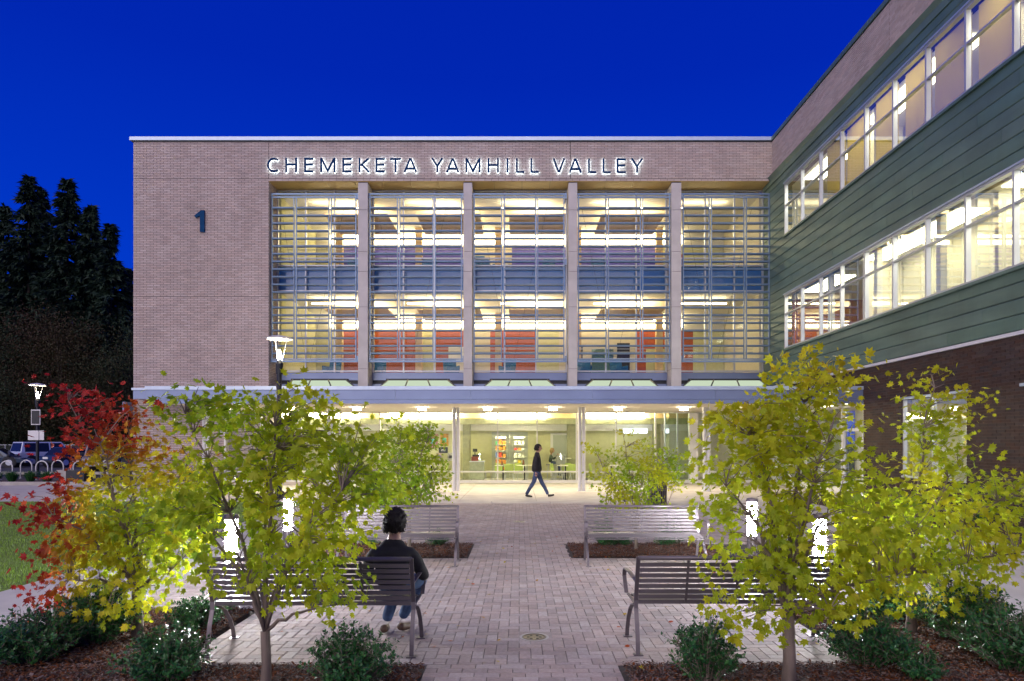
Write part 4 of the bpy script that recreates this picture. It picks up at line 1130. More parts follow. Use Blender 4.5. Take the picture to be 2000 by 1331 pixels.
# vehicles
def vehicle(name, lab, cat, loc, rz, paint, L_, W_, Hh, hood, kind_='suv', dark_roof=None, group='vehicles parked beyond the bike racks'):
    v = empty(name, loc, rz); tag(v, lab, cat, group)
    w2 = W_/2; zb = .35; zs = Hh*.56
    # lower body: side profile extruded (x along the length, front at +x)
    x0, x1 = -L_/2, L_/2
    prof = [(x0+.05, zb), (x0, zb+.15), (x0+.02, zs-.05), (x0+.06, zs), (x1-hood, zs), (x1-.25, zs-.10), (x1-.04, zs-.2), (x1, zb+.2), (x1-.05, zb)]
    o_ = MB().prism(prof, 1, -w2, w2).build('body', paint, v, bevel=.05)
    # cabin, tapered inwards
    cb_ = [(x0+.10, zs-.01), (x0+.30, Hh), (x1-hood-.55, Hh), (x1-hood+.12, zs-.01)]
    if kind_ == 'pickup': cb_ = [(x0+L_*.38, zs-.01), (x0+L_*.40, Hh), (x1-hood-.55, Hh), (x1-hood+.12, zs-.01)]
    if kind_ == 'car': cb_ = [(x0+.45, zs-.01), (x0+1.05, Hh), (x1-hood-.7, Hh), (x1-hood+.2, zs-.01)]
    mb_ = MB(); n0 = len(mb_.v); tp = .16
    for s_ in (-1, 1):
        for (p, q) in cb_:
            t_ = (q-zs)/(Hh-zs); mb_.v.append((p, s_*(w2-.03-tp*max(t_, 0)), q))
    mb_.f += [(0,1,2,3), (7,6,5,4), (0,4,5,1), (1,5,6,2), (2,6,7,3), (3,7,4,0)]
    mb_.build('cabin', paint if not dark_roof else dark_roof, v, bevel=.04)
    gl = mat('car_glass', (.012, .016, .022), .12, spec=.35)
    def lerp(a, b, t): return a+(b-a)*t
    # side windows
    for s_ in (-1, 1):
        yl = lambda z: s_*(w2-.03-tp*(z-zs)/(Hh-zs)+.006)
        z0_, z1_ = zs+.06, Hh-.09
        xl0, xl1 = lerp(cb_[0][0], cb_[1][0], .6)+.12, cb_[2][0]
        nn = 2 if kind_ != 'suv' else 3
        for k in range(nn):
            a = lerp(xl0, xl1, k/nn)+.05; b = lerp(xl0, xl1, (k+1)/nn)-.05
            e1 = .45 if k == nn-1 else 0
            MB().quad((a, yl(z0_), z0_), (b+e1, yl(z0_), z0_), (b, yl(z1_), z1_), (a, yl(z1_), z1_)).build('side_window', gl, v)
    wy = w2-.16
    fa, fb = cb_[3], cb_[2]
    d_ = .012
    MB().quad((lerp(fa[0], fb[0], .12)+d_, -wy, lerp(fa[1], fb[1], .12)), (lerp(fa[0], fb[0], .12)+d_, wy, lerp(fa[1], fb[1], .12)), (lerp(fa[0], fb[0], .9)+d_, wy-.1, lerp(fa[1], fb[1], .9)), (lerp(fa[0], fb[0], .9)+d_, -wy+.1, lerp(fa[1], fb[1], .9))).build('windscreen', gl, v)
    fa, fb = cb_[0], cb_[1]
    MB().quad((lerp(fa[0], fb[0], .12)-d_, -wy, lerp(fa[1], fb[1], .12)), (lerp(fa[0], fb[0], .12)-d_, wy, lerp(fa[1], fb[1], .12)), (lerp(fa[0], fb[0], .9)-d_, wy-.1, lerp(fa[1], fb[1], .9)), (lerp(fa[0], fb[0], .9)-d_, -wy+.1, lerp(fa[1], fb[1], .9))).build('rear_window', gl, v)
    for xx in (x0+.85, x1-.95):
        for s_ in (-1, 1):
            wv = empty('wheel', (xx, s_*(w2-.06), .37), parent=v)
            MB().tube([(0, -.11, 0), (0, .11, 0)], .37, 20).build('tyre', M['black'], wv)
            MB().tube([(0, s_*.112-.01, 0), (0, s_*.112+.01, 0)], .21, 14).build('rim', M['alu'], wv)
        MB().tube([(xx, -w2-.005, .40), (xx, w2+.005, .40)], .45, 20).build('wheel_arch', M['black'], v)
    red = mat('tail_light_red', (.35, .01, .01), .3); lens = mat('head_light_lens', (.55, .57, .6), .1, .3)
    for s_ in (-1, 1):
        MB().box(x0-.012, x0+.05, s_*(w2-.11)-.08, s_*(w2-.11)+.08, zs-.42, zs-.04).build('tail_light', red, v)
        MB().box(x1-.16, x1+.004, s_*(w2-.28)-.2, s_*(w2-.28)+.2, zs-.42, zs-.22).build('headlight', lens, v, bevel=.02)
        MB().box(x1-hood-.05, x1-hood+.1, s_*(w2+.08)-.09, s_*(w2+.08)+.09, zs+.02, zs+.17).build('mirror', M['dark'], v, bevel=.02)
        for k in range(2):
            MB().box(-.5-k*-1.0, -.35-k*-1.0, s_*(w2+.012)-.012, s_*(w2+.012)+.012, zs-.16, zs-.12).build('door_handle', M['dark'], v)
    MB().box(x1-.06, x1+.012, -w2+.5, w2-.5, zs-.42, zs-.2).build('grille', M['dark'], v)
    MB().box(x1-.05, x1+.06, -w2+.06, w2-.06, zb+.0, zb+.2).build('bumper', M['alu'], v, bevel=.03)
    MB().box(x0-.09, x0+.02, -w2+.06, w2-.06, zb+.0, zb+.2).build('bumper', M['dark'], v, bevel=.03)
    MB().box(x0-.016, x0+.0, -.26, .26, zb+.28, zb+.43).build('number_plate', M['white_metal'], v)
    MB().box(x1+.061, x1+.07, -.24, .24, zb+.03, zb+.16).build('number_plate', M['white_metal'], v)
    return v
paintW = mat('white_car_paint', (.55, .60, .66), .25, .2, var=.02, coat=.5)
paintT = mat('tan_car_paint', (.42, .34, .26), .25, .4, var=.02, coat=.5)
paintB = mat('dark_blue_car_paint', (.02, .04, .07), .25, .3, var=.02, coat=.5)
vehicle('parked_suv', 'white SUV with dark windows and a blue-white tailgate parked beyond the bike racks', 'suv', (wx(66, 53), 54.5, 0), R(60), paintW, 4.7, 1.9, 1.88, 1.1)
vehicle('parked_pickup', 'tan pickup facing the camera with a chrome front, behind the red maple', 'pickup', (wx(160, 42.5), 44.6, 0), R(-62), paintT, 4.9, 1.9, 1.84, 1.35, 'pickup')
vehicle('parked_car', 'low dark car at the left edge of the car park', 'car', (wx(-12, 50), 50, 0), R(20), paintB, 4.3, 1.75, 1.40, 1.0, 'car')
vehicle('parked_car', 'dark blue car squeezed between the white SUV and the tan pickup', 'car', (wx(118, 50), 51.5, 0), R(70), paintB, 4.3, 1.8, 1.5, 1.1, 'car')

# fence behind the cars
fn = empty('chain_fence', (-60, 68, 0)); tag(fn, 'pale chain link fence with posts behind the parked vehicles', 'fence')
M['fence_mesh'] = mat('fence_fabric', (.20, .25, .20), .6, .2)
for k in range(26): MB().tube([(k*2.2, 0, 0), (k*2.2, 0, 1.6)], .035, 8).build('post', M['alu'], fn)
MB().tube([(0, 0, 1.6), (55, 0, 1.6)], .03, 8).build('top_rail', M['alu'], fn)
mb = MB()
for k in range(0, 55*7):
    x_ = k/7.0
    mb.tube([(x_, .01, .05), (min(x_+1.5, 55), .01, 1.55)], .006, 3, caps=False); mb.tube([(x_+1.5 if x_+1.5 < 55 else 55, -.01, .05), (x_, -.01, 1.55)], .006, 3, caps=False)
mb.build('wire_mesh', M['fence_mesh'], fn, kind='stuff')

# ================================================================ plants
def mulch_bed(x0, x1, y0, y1, n, z=.02, lab=None):
    b = MB()
    nx = max(2, int((x1-x0)/.12)); ny = max(2, int((y1-y0)/.12))
    for i in range(nx+1):
        for j in range(ny+1):
            ed = (i in (0, nx)) or (j in (0, ny))
            b.v.append((x0+(x1-x0)*i/nx, y0+(y1-y0)*j/ny, -.03 if ed else z*.5+random.uniform(-.012, .016)))
    for i in range(nx):
        for j in range(ny):
            a = i*(ny+1)+j; b.f.append((a, a+ny+1, a+ny+2, a+1))
    g = b.build('mulch_bed', M['mulchbase'], smooth=True); tag(g, kind='structure')
    x = rng.uniform(x0+.03, x1-.03, n); y = rng.uniform(y0+.03, y1-.03, n); zz = z*.5 + rng.uniform(-.002, .028, n)
    L_ = rng.uniform(.006, .028, n); W_ = rng.uniform(.003, .009, n); an = rng.uniform(0, 2*PI, n); tl = rng.normal(0, .35, n)
    ux, uy, uz = np.cos(an)*np.cos(tl), np.sin(an)*np.cos(tl), np.sin(tl)
    vx, vy = -np.sin(an), np.cos(an); vz = rng.normal(0, .3, n)
    c = np.stack([x, y, zz], 1); U = np.stack([ux, uy, uz], 1)*L_[:, None]; Vv = np.stack([vx, vy, vz], 1)*W_[:, None]
    top = np.array([0, 0, .004])
    V = np.stack([c-U-Vv, c+U-Vv*.6, c+U*.9+Vv, c-U*.8+Vv, c+top], 1).reshape(-1, 3)
    T = np.array([[0,1,4],[1,2,4],[2,3,4],[3,0,4]])
    Fc = (T[None] + (np.arange(n)*5)[:, None, None]).reshape(-1, 3)
    ob = link('bark_chips', np_mesh('bark_chips', V, Fc, [M['mulch']], attr=np.repeat(rng.random(n), 4))); ob['kind'] = 'stuff'
mulch_bed(-4.38, -.73, 3.6, 5.52, 26000)
mulch_bed(.80, 4.48, 3.6, 5.56, 26000)
mulch_bed(-4.38, -2.82, 5.52, 7.38, 14000)
mulch_bed(2.82, 4.48, 5.56, 7.38, 14000)
mulch_bed(-3.3, -.80, 10.68, 12.16, 9000)
mulch_bed(.82, 3.3, 10.68, 12.16, 9000)
mulch_bed(8.6, 11.36, 12.0, 22.0, 6000)
mulch_bed(-33, -12.0, 29.05, 30.7, 4000); mulch_bed(-34, -17.6, 29.1, 32.6, 6000)
mulch_bed(-17.0, -13.2, 27.8, 30.3, 1500)

def leaf_template(lobes=7, cup=.20):
    ang = {7: [0, 38, 78, 125], 5: [0, 45, 100]}[lobes]; rad = {7: [1.0, .92, .74, .42], 5: [1.0, .85, .55]}[lobes]
    tips = [(a, r) for a, r in zip(ang, rad)]
    out = []
    full = [(-a, r) for a, r in reversed(tips[1:])] + tips
    for i, (a, r) in enumerate(full):
        out.append((a, r))
        if i < len(full)-1:
            a2, r2 = full[i+1]; out.append(((a+a2)/2, .64*min(r, r2)+.02))
    out.append((180, .12))
    V = [(0, 0.0, 0)]
    for i_, (a, r) in enumerate(out): V.append((r*math.sin(R(a)), r*math.cos(R(a)), -cup*r*r*(1.6 if i_ % 2 else .6) - .10*abs(r*math.sin(R(a)))))
    n = len(out); Fc = [(0, 1+(k+1) % n, 1+k) for k in range(n)]
    V = np.array(V); V[:, 1] += .10
    return V*.55, np.array(Fc)
def simple_leaf():
    V = np.array([(0, 0, 0), (.26, .42, -.03), (0, 1, -.12), (-.26, .42, -.03)]); return V, np.array([(0, 1, 2), (0, 2, 3)])
LEAF7 = leaf_template(7); LEAF5 = leaf_template(5); LEAF2 = simple_leaf()

def orient(n, outward, droop=.5, flat=.5, wild=.6):
    """rotation matrices: y axis = tip direction, z axis = leaf normal"""
    tip = outward + rng.normal(0, wild, (n, 3)); tip[:, 2] -= droop
    tip /= np.linalg.norm(tip, axis=1, keepdims=True)
    nr = rng.normal(0, wild, (n, 3)) + np.array([0, 0, flat]) + outward*.35
    nr -= (nr*tip).sum(1, keepdims=True)*tip
    nr /= np.maximum(np.linalg.norm(nr, axis=1, keepdims=True), 1e-6)
    xx = np.cross(tip, nr)
    return np.stack([xx, tip, nr], axis=2)
def scatter(tpl, P, Rm, S):
    V, Fc = tpl; n = len(P)
    W = np.einsum('nij,kj->nki', Rm, V) * S[:, None, None] + P[:, None, :]
    FF = (Fc[None] + (np.arange(n)*len(V))[:, None, None]).reshape(-1, Fc.shape[1])
    return W.reshape(-1, 3), FF, len(Fc)

def tube_arrays(pts, rad, seg):
    m_ = MB(); m_.tube(pts, rad, seg, caps=False); return m_

MAPLE = [(0.0, (.32, .014, .014)), (.24, (.34, .030, .014)), (.38, (.42, .10, .014)), (.50, (.44, .29, .016)), (.60, (.54, .47, .016)), (.80, (.42, .48, .016)), (1.0, (.20, .34, .016))]
M['leaf_attr'] = leafmat('maple_leaf_mass', 'attr', MAPLE)
M['leaf_obj'] = leafmat('maple_leaf_piece', 'object', MAPLE)

def maple(name, lab, base, ells, ntips, per, size, colf, group, rtrunk=.045, fork=.35, nlimb=6, tpl=LEAF7, spray=.13, pieces=0, lean=(0, 0), droop=.55, wild=.55, seed=1, gaps=()):
    global rng
    rng = np.random.default_rng(seed); rd = random.Random(seed)
    t = empty(name, base); tag(t, lab, 'tree', group)
    B = np.array(base, float)
    wts = np.array([e_[6] if len(e_) > 6 else e_[3]*e_[4]*e_[5] for e_ in ells]); wts = wts/wts.sum()
    # twig tips in the union of ellipsoids, denser near the shell, arranged in loose layers
    tips = []
    for e_, w_ in zip(ells, wts):
        n = max(3, int(round(ntips*w_)))
        d = rng.normal(0, 1, (n, 3)); d /= np.linalg.norm(d, axis=1, keepdims=True)
        r = rng.random(n)**(1/2.1)
        tips.append(np.array(e_[:3]) - B + d*r[:, None]*np.array(e_[3:6]))
    tips = np.concatenate(tips)
    tips[:, 2] = np.round(tips[:, 2]/.11)*.11 + rng.normal(0, .025, len(tips))
    # trunk
    f0 = Vector((lean[0]*fork, lean[1]*fork, fork))
    tr_ = MB(); tr_.tube([(0, 0, -.05), (lean[0]*fork*.3+.01, 0, fork*.4), tuple(f0)], [rtrunk*1.25, rtrunk, rtrunk*.95], 10)
    tr_.build('trunk', M['bark'], t, smooth=True)
    # limbs aim at spread-out tips
    idx = [int(np.argmax(tips[:, 2]))]
    while len(idx) < nlimb:
        dd_ = np.min(np.linalg.norm(tips[:, None, :]-tips[idx][None], axis=2), axis=1)
        dd_ = dd_*(tips[:, 2] > fork + .12)
        idx.append(int(np.argmax(dd_)))
    limb_pts = []
    for q, k in enumerate(idx):
        e_ = Vector(tips[k]); e_ = f0 + (e_-f0)*.93
        mid = f0 + (e_-f0)*.45; mid.z += .22*(e_-f0).length*.6; mid.x -= (e_.x-f0.x)*.15
        P_l = []; n = 9
        for s_ in range(n):
            u = s_/(n-1); p = f0*(1-u)**2 + mid*2*u*(1-u) + e_*u*u
            p += Vector((rd.uniform(-1, 1), rd.uniform(-1, 1), rd.uniform(-1, 1)))*.018*(0 if s_ == 0 else 1)
            P_l.append(p)
        r0 = rtrunk*.38; rads = [r0*(1-u/(n-1))**.8+.003 for u in range(n)]
        lm = MB(); lm.tube([tuple(p) for p in P_l], rads, 7); lm.build('limb', M['bark'], t, smooth=True)
        limb_pts += [np.array(p) for p in P_l[1:]]
    LP = np.array(limb_pts)
    # twigs
    tw = MB()
    for p in tips:
        d = np.linalg.norm(LP-p, axis=1) + np.maximum(LP[:, 2]-p[2]+.05, 0)*1.5
        q = LP[int(np.argmin(d))]
        m_ = (p+q)/2 + np.array([0, 0, .04])+rng.normal(0, .02, 3)
        tw.tube([tuple(q), tuple(m_), tuple(p)], [.005, .0038, .002], 3, caps=False)
    tw.build('twigs', M['bark'], t, kind='stuff')
    # leaves
    n = len(tips)*per
    C = np.repeat(tips, per, axis=0)
    off = np.clip(rng.normal(0, 1, (n, 3)), -1.5, 1.5)*np.array([spray, spray, spray*.38])
    off[:, 2] -= .02
    P = C + off
    keep = np.ones(n, bool)
    for (gx, gz, gy, gr) in gaps:          # thin openings in the crown
        u = (P[:, 1]+B[1])/gy
        dx = (P[:, 0]+B[0]-gx*u)/(gr*u); dz = (P[:, 2]+B[2]-(H+(gz-H)*u))/(gr*2.6*u)
        keep &= ~((dx*dx+dz*dz < 1) & (rng.random(n) < .86))
    P = P[keep]; n = len(P)
    cen = np.average(tips, axis=0)
    out = P - cen; out /= np.maximum(np.linalg.norm(out, axis=1, keepdims=True), .05)
    Rm = orient(n, out*.8, droop, .55, wild)
    S = size*rng.uniform(.5, 1.25, n)
    col = np.clip(colf(P+B) + rng.normal(0, .05, n), 0.001, .999)
    order = np.argsort(P[:, 1] + rng.normal(0, .05, n))       # nearest to the lens first
    sel = order[:pieces]; rest_ = order[pieces:]
    V, FF, k = scatter(tpl, P[rest_], Rm[rest_], S[rest_])
    o_ = link('foliage', np_mesh('foliage', V, FF, [M['leaf_attr']], attr=np.repeat(col[rest_], k)), t); o_['kind'] = 'stuff'
    if pieces:
        me = np_mesh('leaf', tpl[0], tpl[1], [M['leaf_obj']])
        for i in sel:
            l_ = link('leaf', me, t)
            mt = Matrix([list(Rm[i][0]*S[i])+[P[i][0]], list(Rm[i][1]*S[i])+[P[i][1]], list(Rm[i][2]*S[i])+[P[i][2]], [0, 0, 0, 1]])
            l_.matrix_local = mt
            c_ = float(col[i]); l_.color = (c_, c_, c_, 1)
    return t

def W3(px, py, Y): return (wx(px, Y), Y, wz(py, Y))
def E(px, py, Y, rx, ry, rz, w_=None):
    """ellipsoid from picture measures at depth Y (radii rx, rz in photo px; ry in metres)"""
    s_ = F/Y; c = W3(px, py, Y)
    return (c[0], c[1], c[2], rx/s_, ry, rz/s_) + ((w_,) if w_ is not None else ())
G1 = 'maples planted around the plaza'
GL = ((-3.1, .76, 7.35, .20), (-3.42, .76, 10.1, .20), (-1.09, 1.08, 6.1, .09))
GR = ((3.24, .76, 9.5, .22), (3.26, .76, 7.4, .18))
# left front maple
maple('maple_tree', 'yellow-green maple at front left with a slim pale trunk, in front of the occupied bench', (-1.86, 5.0, 0),
      [E(560, 860, 5.0, 150, .50, 90), E(480, 960, 5.0, 120, .5, 110), E(640, 960, 5.05, 120, .5, 100), E(560, 1060, 5.0, 140, .5, 80), E(560, 790, 5.0, 60, .3, 40, .02), E(400, 800, 5.0, 70, .3, 35, .03), E(390, 1000, 5.0, 60, .35, 60, .03), E(700, 890, 5.0, 60, .35, 70, .03), E(610, 1140, 4.9, 80, .3, 50, .02), E(450, 1090, 5.0, 60, .3, 50, .02)],
      320, 14, .092, lambda P: .84 + .04*np.sin(P[:, 0]*5) + .04*np.sin(P[:, 2]*7+P[:, 0]*3), G1, spray=.15, gaps=GL, rtrunk=.036, fork=.42, nlimb=9, pieces=300, seed=3)
# right front maple
maple('maple_tree', 'tall yellow-green maple at front right whose trunk forks low over the mulch', (1.97, 5.0, 0),
      [E(1540, 860, 5.0, 140, .5, 100), E(1480, 980, 5.0, 120, .5, 90), E(1600, 1000, 5.0, 130, .5, 100), E(1520, 1100, 4.95, 120, .45, 70), E(1600, 740, 5.0, 60, .3, 55, .03), E(1560, 800, 5.0, 90, .3, 50), E(1440, 830, 5.0, 45, .3, 40, .02), E(1450, 1190, 4.9, 60, .3, 30, .012), E(1690, 1100, 4.8, 90, .4, 70), E(1640, 1180, 4.8, 60, .3, 50, .02)],
      340, 14, .092, lambda P: .80 - .18*np.clip(P[:, 2]-1.6, 0, 1) + .04*np.sin(P[:, 0]*6+P[:, 2]*4), G1, spray=.15, gaps=GR, rtrunk=.046, fork=.55, nlimb=10, pieces=300, seed=5)
# left rear (red) maple
def redcol(P):
    px = 1014 + P[:, 0]*F/P[:, 1]; py = 866 - (P[:, 2]-H)*F/P[:, 1]
    v = .84 - .0028*np.clip(985-py, 0, 400) - .0040*np.clip(200-px, 0, 300) - .0005*np.clip(330-px, 0, 300)
    return np.clip(v + .11*np.sin(P[:, 0]*7+P[:, 2]*6) + .05*np.sin(P[:, 2]*13+P[:, 0]*9), .03, .86)
maple('maple_tree', 'maple at far left turning from green to deep red at the top', (-3.5, 6.25, 0),
      [E(215, 860, 6.2, 75, .45, 60), E(300, 920, 6.25, 110, .5, 80), E(150, 985, 6.25, 95, .5, 60), E(230, 1060, 6.25, 150, .55, 90), E(320, 1020, 6.3, 110, .5, 110), E(150, 780, 6.2, 40, .25, 45, .018), E(100, 1150, 6.2, 50, .3, 50, .02), E(240, 1160, 6.1, 120, .4, 50), E(270, 800, 6.3, 60, .3, 40, .02)],
      310, 14, .094, redcol, G1, spray=.15, gaps=GL, rtrunk=.045, fork=.45, nlimb=10, pieces=300, seed=11)
# right rear maple with the tall spire
maple('maple_tree', 'wide maple at far right with a tall thin spire in front of the brown brick', (3.7, 6.45, 0),
      [E(1815, 900, 6.5, 55, .3, 80, .07), E(1825, 800, 6.5, 45, .22, 60, .035), E(1815, 730, 6.5, 20, .1, 20, .006), E(1895, 780, 6.5, 35, .12, 22, .007), E(1720, 1010, 6.2, 130, .5, 80), E(1880, 1010, 6.3, 140, .6, 70), E(1800, 1090, 6.2, 150, .5, 80), E(1970, 960, 6.3, 80, .4, 50, .05), E(1960, 1070, 6.2, 60, .4, 40, .025), E(1700, 1130, 6.0, 70, .3, 50, .03), E(1850, 1160, 6.3, 60, .3, 40, .02)],
      320, 14, .090, lambda P: .78 - .08*np.clip(P[:, 2]-1.9, 0, 1) + .07*np.sin(P[:, 0]*6+P[:, 2]*5), G1, spray=.15, gaps=GR, rtrunk=.045, fork=.5, nlimb=12, pieces=300, seed=17)
# maples behind the silver benches
maple('maple_tree', 'rounded green maple behind the left silver bench, before the cafe glass', (-1.85, 11.45, 0),
      [E(790, 900, 11.4, 80, .55, 75), E(800, 850, 11.4, 55, .4, 40), E(765, 960, 11.4, 70, .5, 45), E(830, 950, 11.4, 50, .4, 40)],
      300, 16, .085, lambda P: .93 + .05*np.sin(P[:, 0]*7+P[:, 2]*6) - .07*np.clip(P[:, 2]-1.7, 0, 1), G1, rtrunk=.030, fork=.5, nlimb=9, tpl=LEAF5, pieces=120, seed=23, spray=.12)
maple('maple_tree', 'thin airy maple behind the right silver bench with a side branch reaching left', (1.95, 11.45, 0),
      [E(1240, 920, 11.4, 90, .5, 45), E(1225, 960, 11.4, 60, .4, 30), E(1310, 925, 11.4, 45, .35, 30), E(1240, 870, 11.4, 50, .3, 35, .016), E(1160, 870, 11.4, 30, .2, 14, .008), E(1290, 880, 11.4, 35, .2, 20, .01), E(1190, 980, 11.4, 25, .2, 20, .008), E(1260, 980, 11.4, 60, .3, 20, .02)],
      230, 14, .080, lambda P: .84 + .10*np.sin(P[:, 0]*7+P[:, 2]*6) - .18*np.clip(P[:, 2]-1.45, 0, .5), G1, rtrunk=.028, fork=.35, nlimb=8, tpl=LEAF5, pieces=100, seed=29, spray=.10)

# evergreen shrubs
SHRUB = [(0.0, (.015, .055, .020)), (.5, (.030, .125, .035)), (1.0, (.08, .22, .05))]
M['shrub_leaf'] = leafmat('shrub_leaf', 'attr', SHRUB, trans=.25, rough=.28)
def shrub(lab, x, y, r, h_, nst, seed, group='evergreen shrubs in the mulch beds', leafs=.036):
    global rng
    rng = np.random.default_rng(seed)
    t = empty('shrub', (x, y, 0)); tag(t, lab, 'shrub', group)
    st = MB(); PP = []; TT = []
    for i in range(nst):
        an = rng.uniform(0, 2*PI); rr = r*math.sqrt(rng.random()); hh_ = h_*(1-.55*(rr/r)**2)*rng.uniform(.7, 1.12)
        x0_, y0_ = math.cos(an)*rr*.25, math.sin(an)*rr*.25; x1_, y1_ = math.cos(an)*rr, math.sin(an)*rr
        pts = []
        for u in np.linspace(0, 1, 6):
            pts.append((x0_+(x1_-x0_)*u**1.1, y0_+(y1_-y0_)*u**1.1, hh_*(u**.9)))
        st.tube(pts, [.005, .0045, .004, .003, .0025, .0015], 3, caps=False)
        m_ = int(18 + 40*hh_)
        u = rng.uniform(.12, 1, m_); k = np.minimum((u*5).astype(int), 4); f = u*5-k; pa = np.array(pts)
        PP.append(pa[k]*(1-f[:, None])+pa[k+1]*f[:, None] + rng.normal(0, .006, (m_, 3)))
        d = pa[k+1]-pa[k]; TT.append(d/np.linalg.norm(d, axis=1, keepdims=True))
        # side shoots
        for q in range(3):
            kk = rng.integers(2, 5); b0 = pa[kk]; dr = rng.normal(0, 1, 3); dr[2] = abs(dr[2])*.6+.3; dr /= np.linalg.norm(dr)
            L_ = rng.uniform(.06, .16); st.tube([tuple(b0), tuple(b0+dr*L_)], [.0025, .001], 3, caps=False)
            mm = 12; uu = np.linspace(.15, 1, mm); PP.append(b0+dr*L_*uu[:, None]); TT.append(np.repeat(dr[None], mm, 0))
    st.build('stems', M['bark'], t, kind='stuff')
    P = np.concatenate(PP); T = np.concatenate(TT); n = len(P)
    side = rng.normal(0, 1, (n, 3)); side -= (side*T).sum(1, keepdims=True)*T; side /= np.linalg.norm(side, axis=1, keepdims=True)
    tip = side*.9 + T*.55; tip /= np.linalg.norm(tip, axis=1, keepdims=True)
    nr = T*.8 + np.array([0, 0, .5]) + rng.normal(0, .3, (n, 3)); nr -= (nr*tip).sum(1, keepdims=True)*tip; nr /= np.linalg.norm(nr, axis=1, keepdims=True)
    Rm = np.stack([np.cross(tip, nr), tip, nr], axis=2)
    V, FF, k = scatter(LEAF2, P, Rm, leafs*rng.uniform(.6, 1.2, n))
    o_ = link('foliage', np_mesh('foliage', V, FF, [M['shrub_leaf']], attr=np.repeat(np.clip(rng.normal(.5, .22, n), 0, 1), k)), t); o_['kind'] = 'stuff'
sh = [(330, 1300, 5.15, .36, .42, 90, 'glossy dark shrub beside the leg of the left front bench'), (685, 1280, 4.95, .36, .50, 85, 'dark shrub in the mulch right of the left front maple trunk, below the seated man'),
      (60, 1290, 5.6, .48, .46, 110, 'broad dark shrub in the bottom left corner'), (190, 1230, 6.1, .40, .58, 110, 'dark shrub beside the pale trunk of the red maple'), (385, 1215, 6.6, .30, .30, 60, 'low shrub under the red maple near the bench corner'),
      (1378, 1290, 5.1, .30, .52, 70, 'upright dark shrub in the mulch in front of the right front bench'), (1690, 1270, 5.5, .40, .50, 100, 'dense shrub right of the forked maple trunk'), (1880, 1220, 6.2, .48, .62, 130, 'tall spreading shrub at the edge of the right-hand walk'),
      (1980, 1290, 5.4, .50, .52, 120, 'dark shrub in the bottom right corner'), (1740, 1180, 7.0, .36, .40, 80, 'shrub behind the base of the far right maple'), (1790, 1265, 5.2, .2, .25, 30, 'small low shrub between two larger ones at lower right')]
for i, (px_, py_, y_, r_, h_, n_, l_) in enumerate(sh): shrub(l_, wx(px_, y_), y_, r_, h_, n_, 40+i)
for i, (px_, y_, r_, h_, l_) in enumerate(((1187, 11.9, .2, .2, 'small green shrub under the left half of the right silver bench'), (1218, 12.0, .13, .12, 'tiny green tuft under the middle of the right silver bench'), (1303, 11.9, .22, .22, 'small green shrub under the right half of the right silver bench'), (855, 11.95, .22, .26, 'small green shrub under the left silver bench near its right end'), (720, 11.9, .22, .25, 'small green shrub under the left silver bench behind the man'))):
    shrub(l_, wx(px_, y_), y_, r_, h_, 40, 60+i, 'small shrubs behind the silver benches', .03)
shrub('green hedge-like shrub behind the slats at the left of the right silver bench', wx(1180, 12.0), 12.05, .30, .55, 60, 70, 'small shrubs behind the silver benches', .03)
shrub('green hedge-like shrub behind the slats at the right of the right silver bench', wx(1315, 12.0), 12.05, .34, .52, 60, 71, 'small shrubs behind the silver benches', .03)
shrub('dark shrub against the brick wall behind the left maples', wx(380, 29.6), 29.4, .6, .7, 60, 72, 'shrubs against the building', .08)
shrub('dark shrub at the foot of the brown brick wall, right edge', 10.4, 15.5, .45, .5, 60, 73, 'shrubs against the building', .05)
shrub('second dark shrub at the foot of the brown brick wall', 10.3, 18.0, .45, .5, 60, 74, 'shrubs against the building', .05)

# ornamental grasses near the racks
def tuft(lab, x, y, r, h_, seed):
    rg_ = np.random.default_rng(seed); t = empty('ornamental_grass', (x, y, 0)); tag(t, lab, 'grass tuft', 'ornamental grasses by the bike racks')
    n = 260; an = rg_.uniform(0, 2*PI, n); rr = r*np.sqrt(rg_.random(n)); hh_ = h_*rg_.uniform(.6, 1.1, n)
    c, s_ = np.cos(an), np.sin(an); w_ = .012
    A = np.stack([c*rr*.15-s_*w_, s_*rr*.15+c*w_, 0*rr], 1); B = np.stack([c*rr*.15+s_*w_, s_*rr*.15-c*w_, 0*rr], 1)
    C_ = np.stack([c*rr*.6+s_*w_*.7, s_*rr*.6-c*w_*.7, hh_*.75], 1); D = np.stack([c*rr*.6-s_*w_*.7, s_*rr*.6+c*w_*.7, hh_*.75], 1)
    T = np.stack([c*rr*1.1, s_*rr*1.1, hh_*.9], 1)
    V = np.stack([A, B, C_, D, T], 1).reshape(-1, 3)
    F1 = np.array([[0, 1, 2], [0, 2, 3], [3, 2, 4]]); Fc = (F1[None] + (np.arange(n)*5)[:, None, None]).reshape(-1, 3)
    o_ = link('blades', np_mesh('blades', V, Fc, [M['shrub_leaf']], attr=np.repeat(rg_.random(n), 3)), t); o_['kind'] = 'stuff'
for i, (px_, l_) in enumerate(((-8, 'dark grass tuft at the left picture edge below the racks'), (24, 'grass tuft below the leftmost bike hoop'), (60, 'grass tuft between the second and third bike hoops'), (92, 'grass tuft right of the lamp post, partly behind red leaves'), (132, 'low grass tuft beside the dark utility box'))):
    tuft(l_, wx(px_, 30.5), 30.5, .55, .62, 90+i)

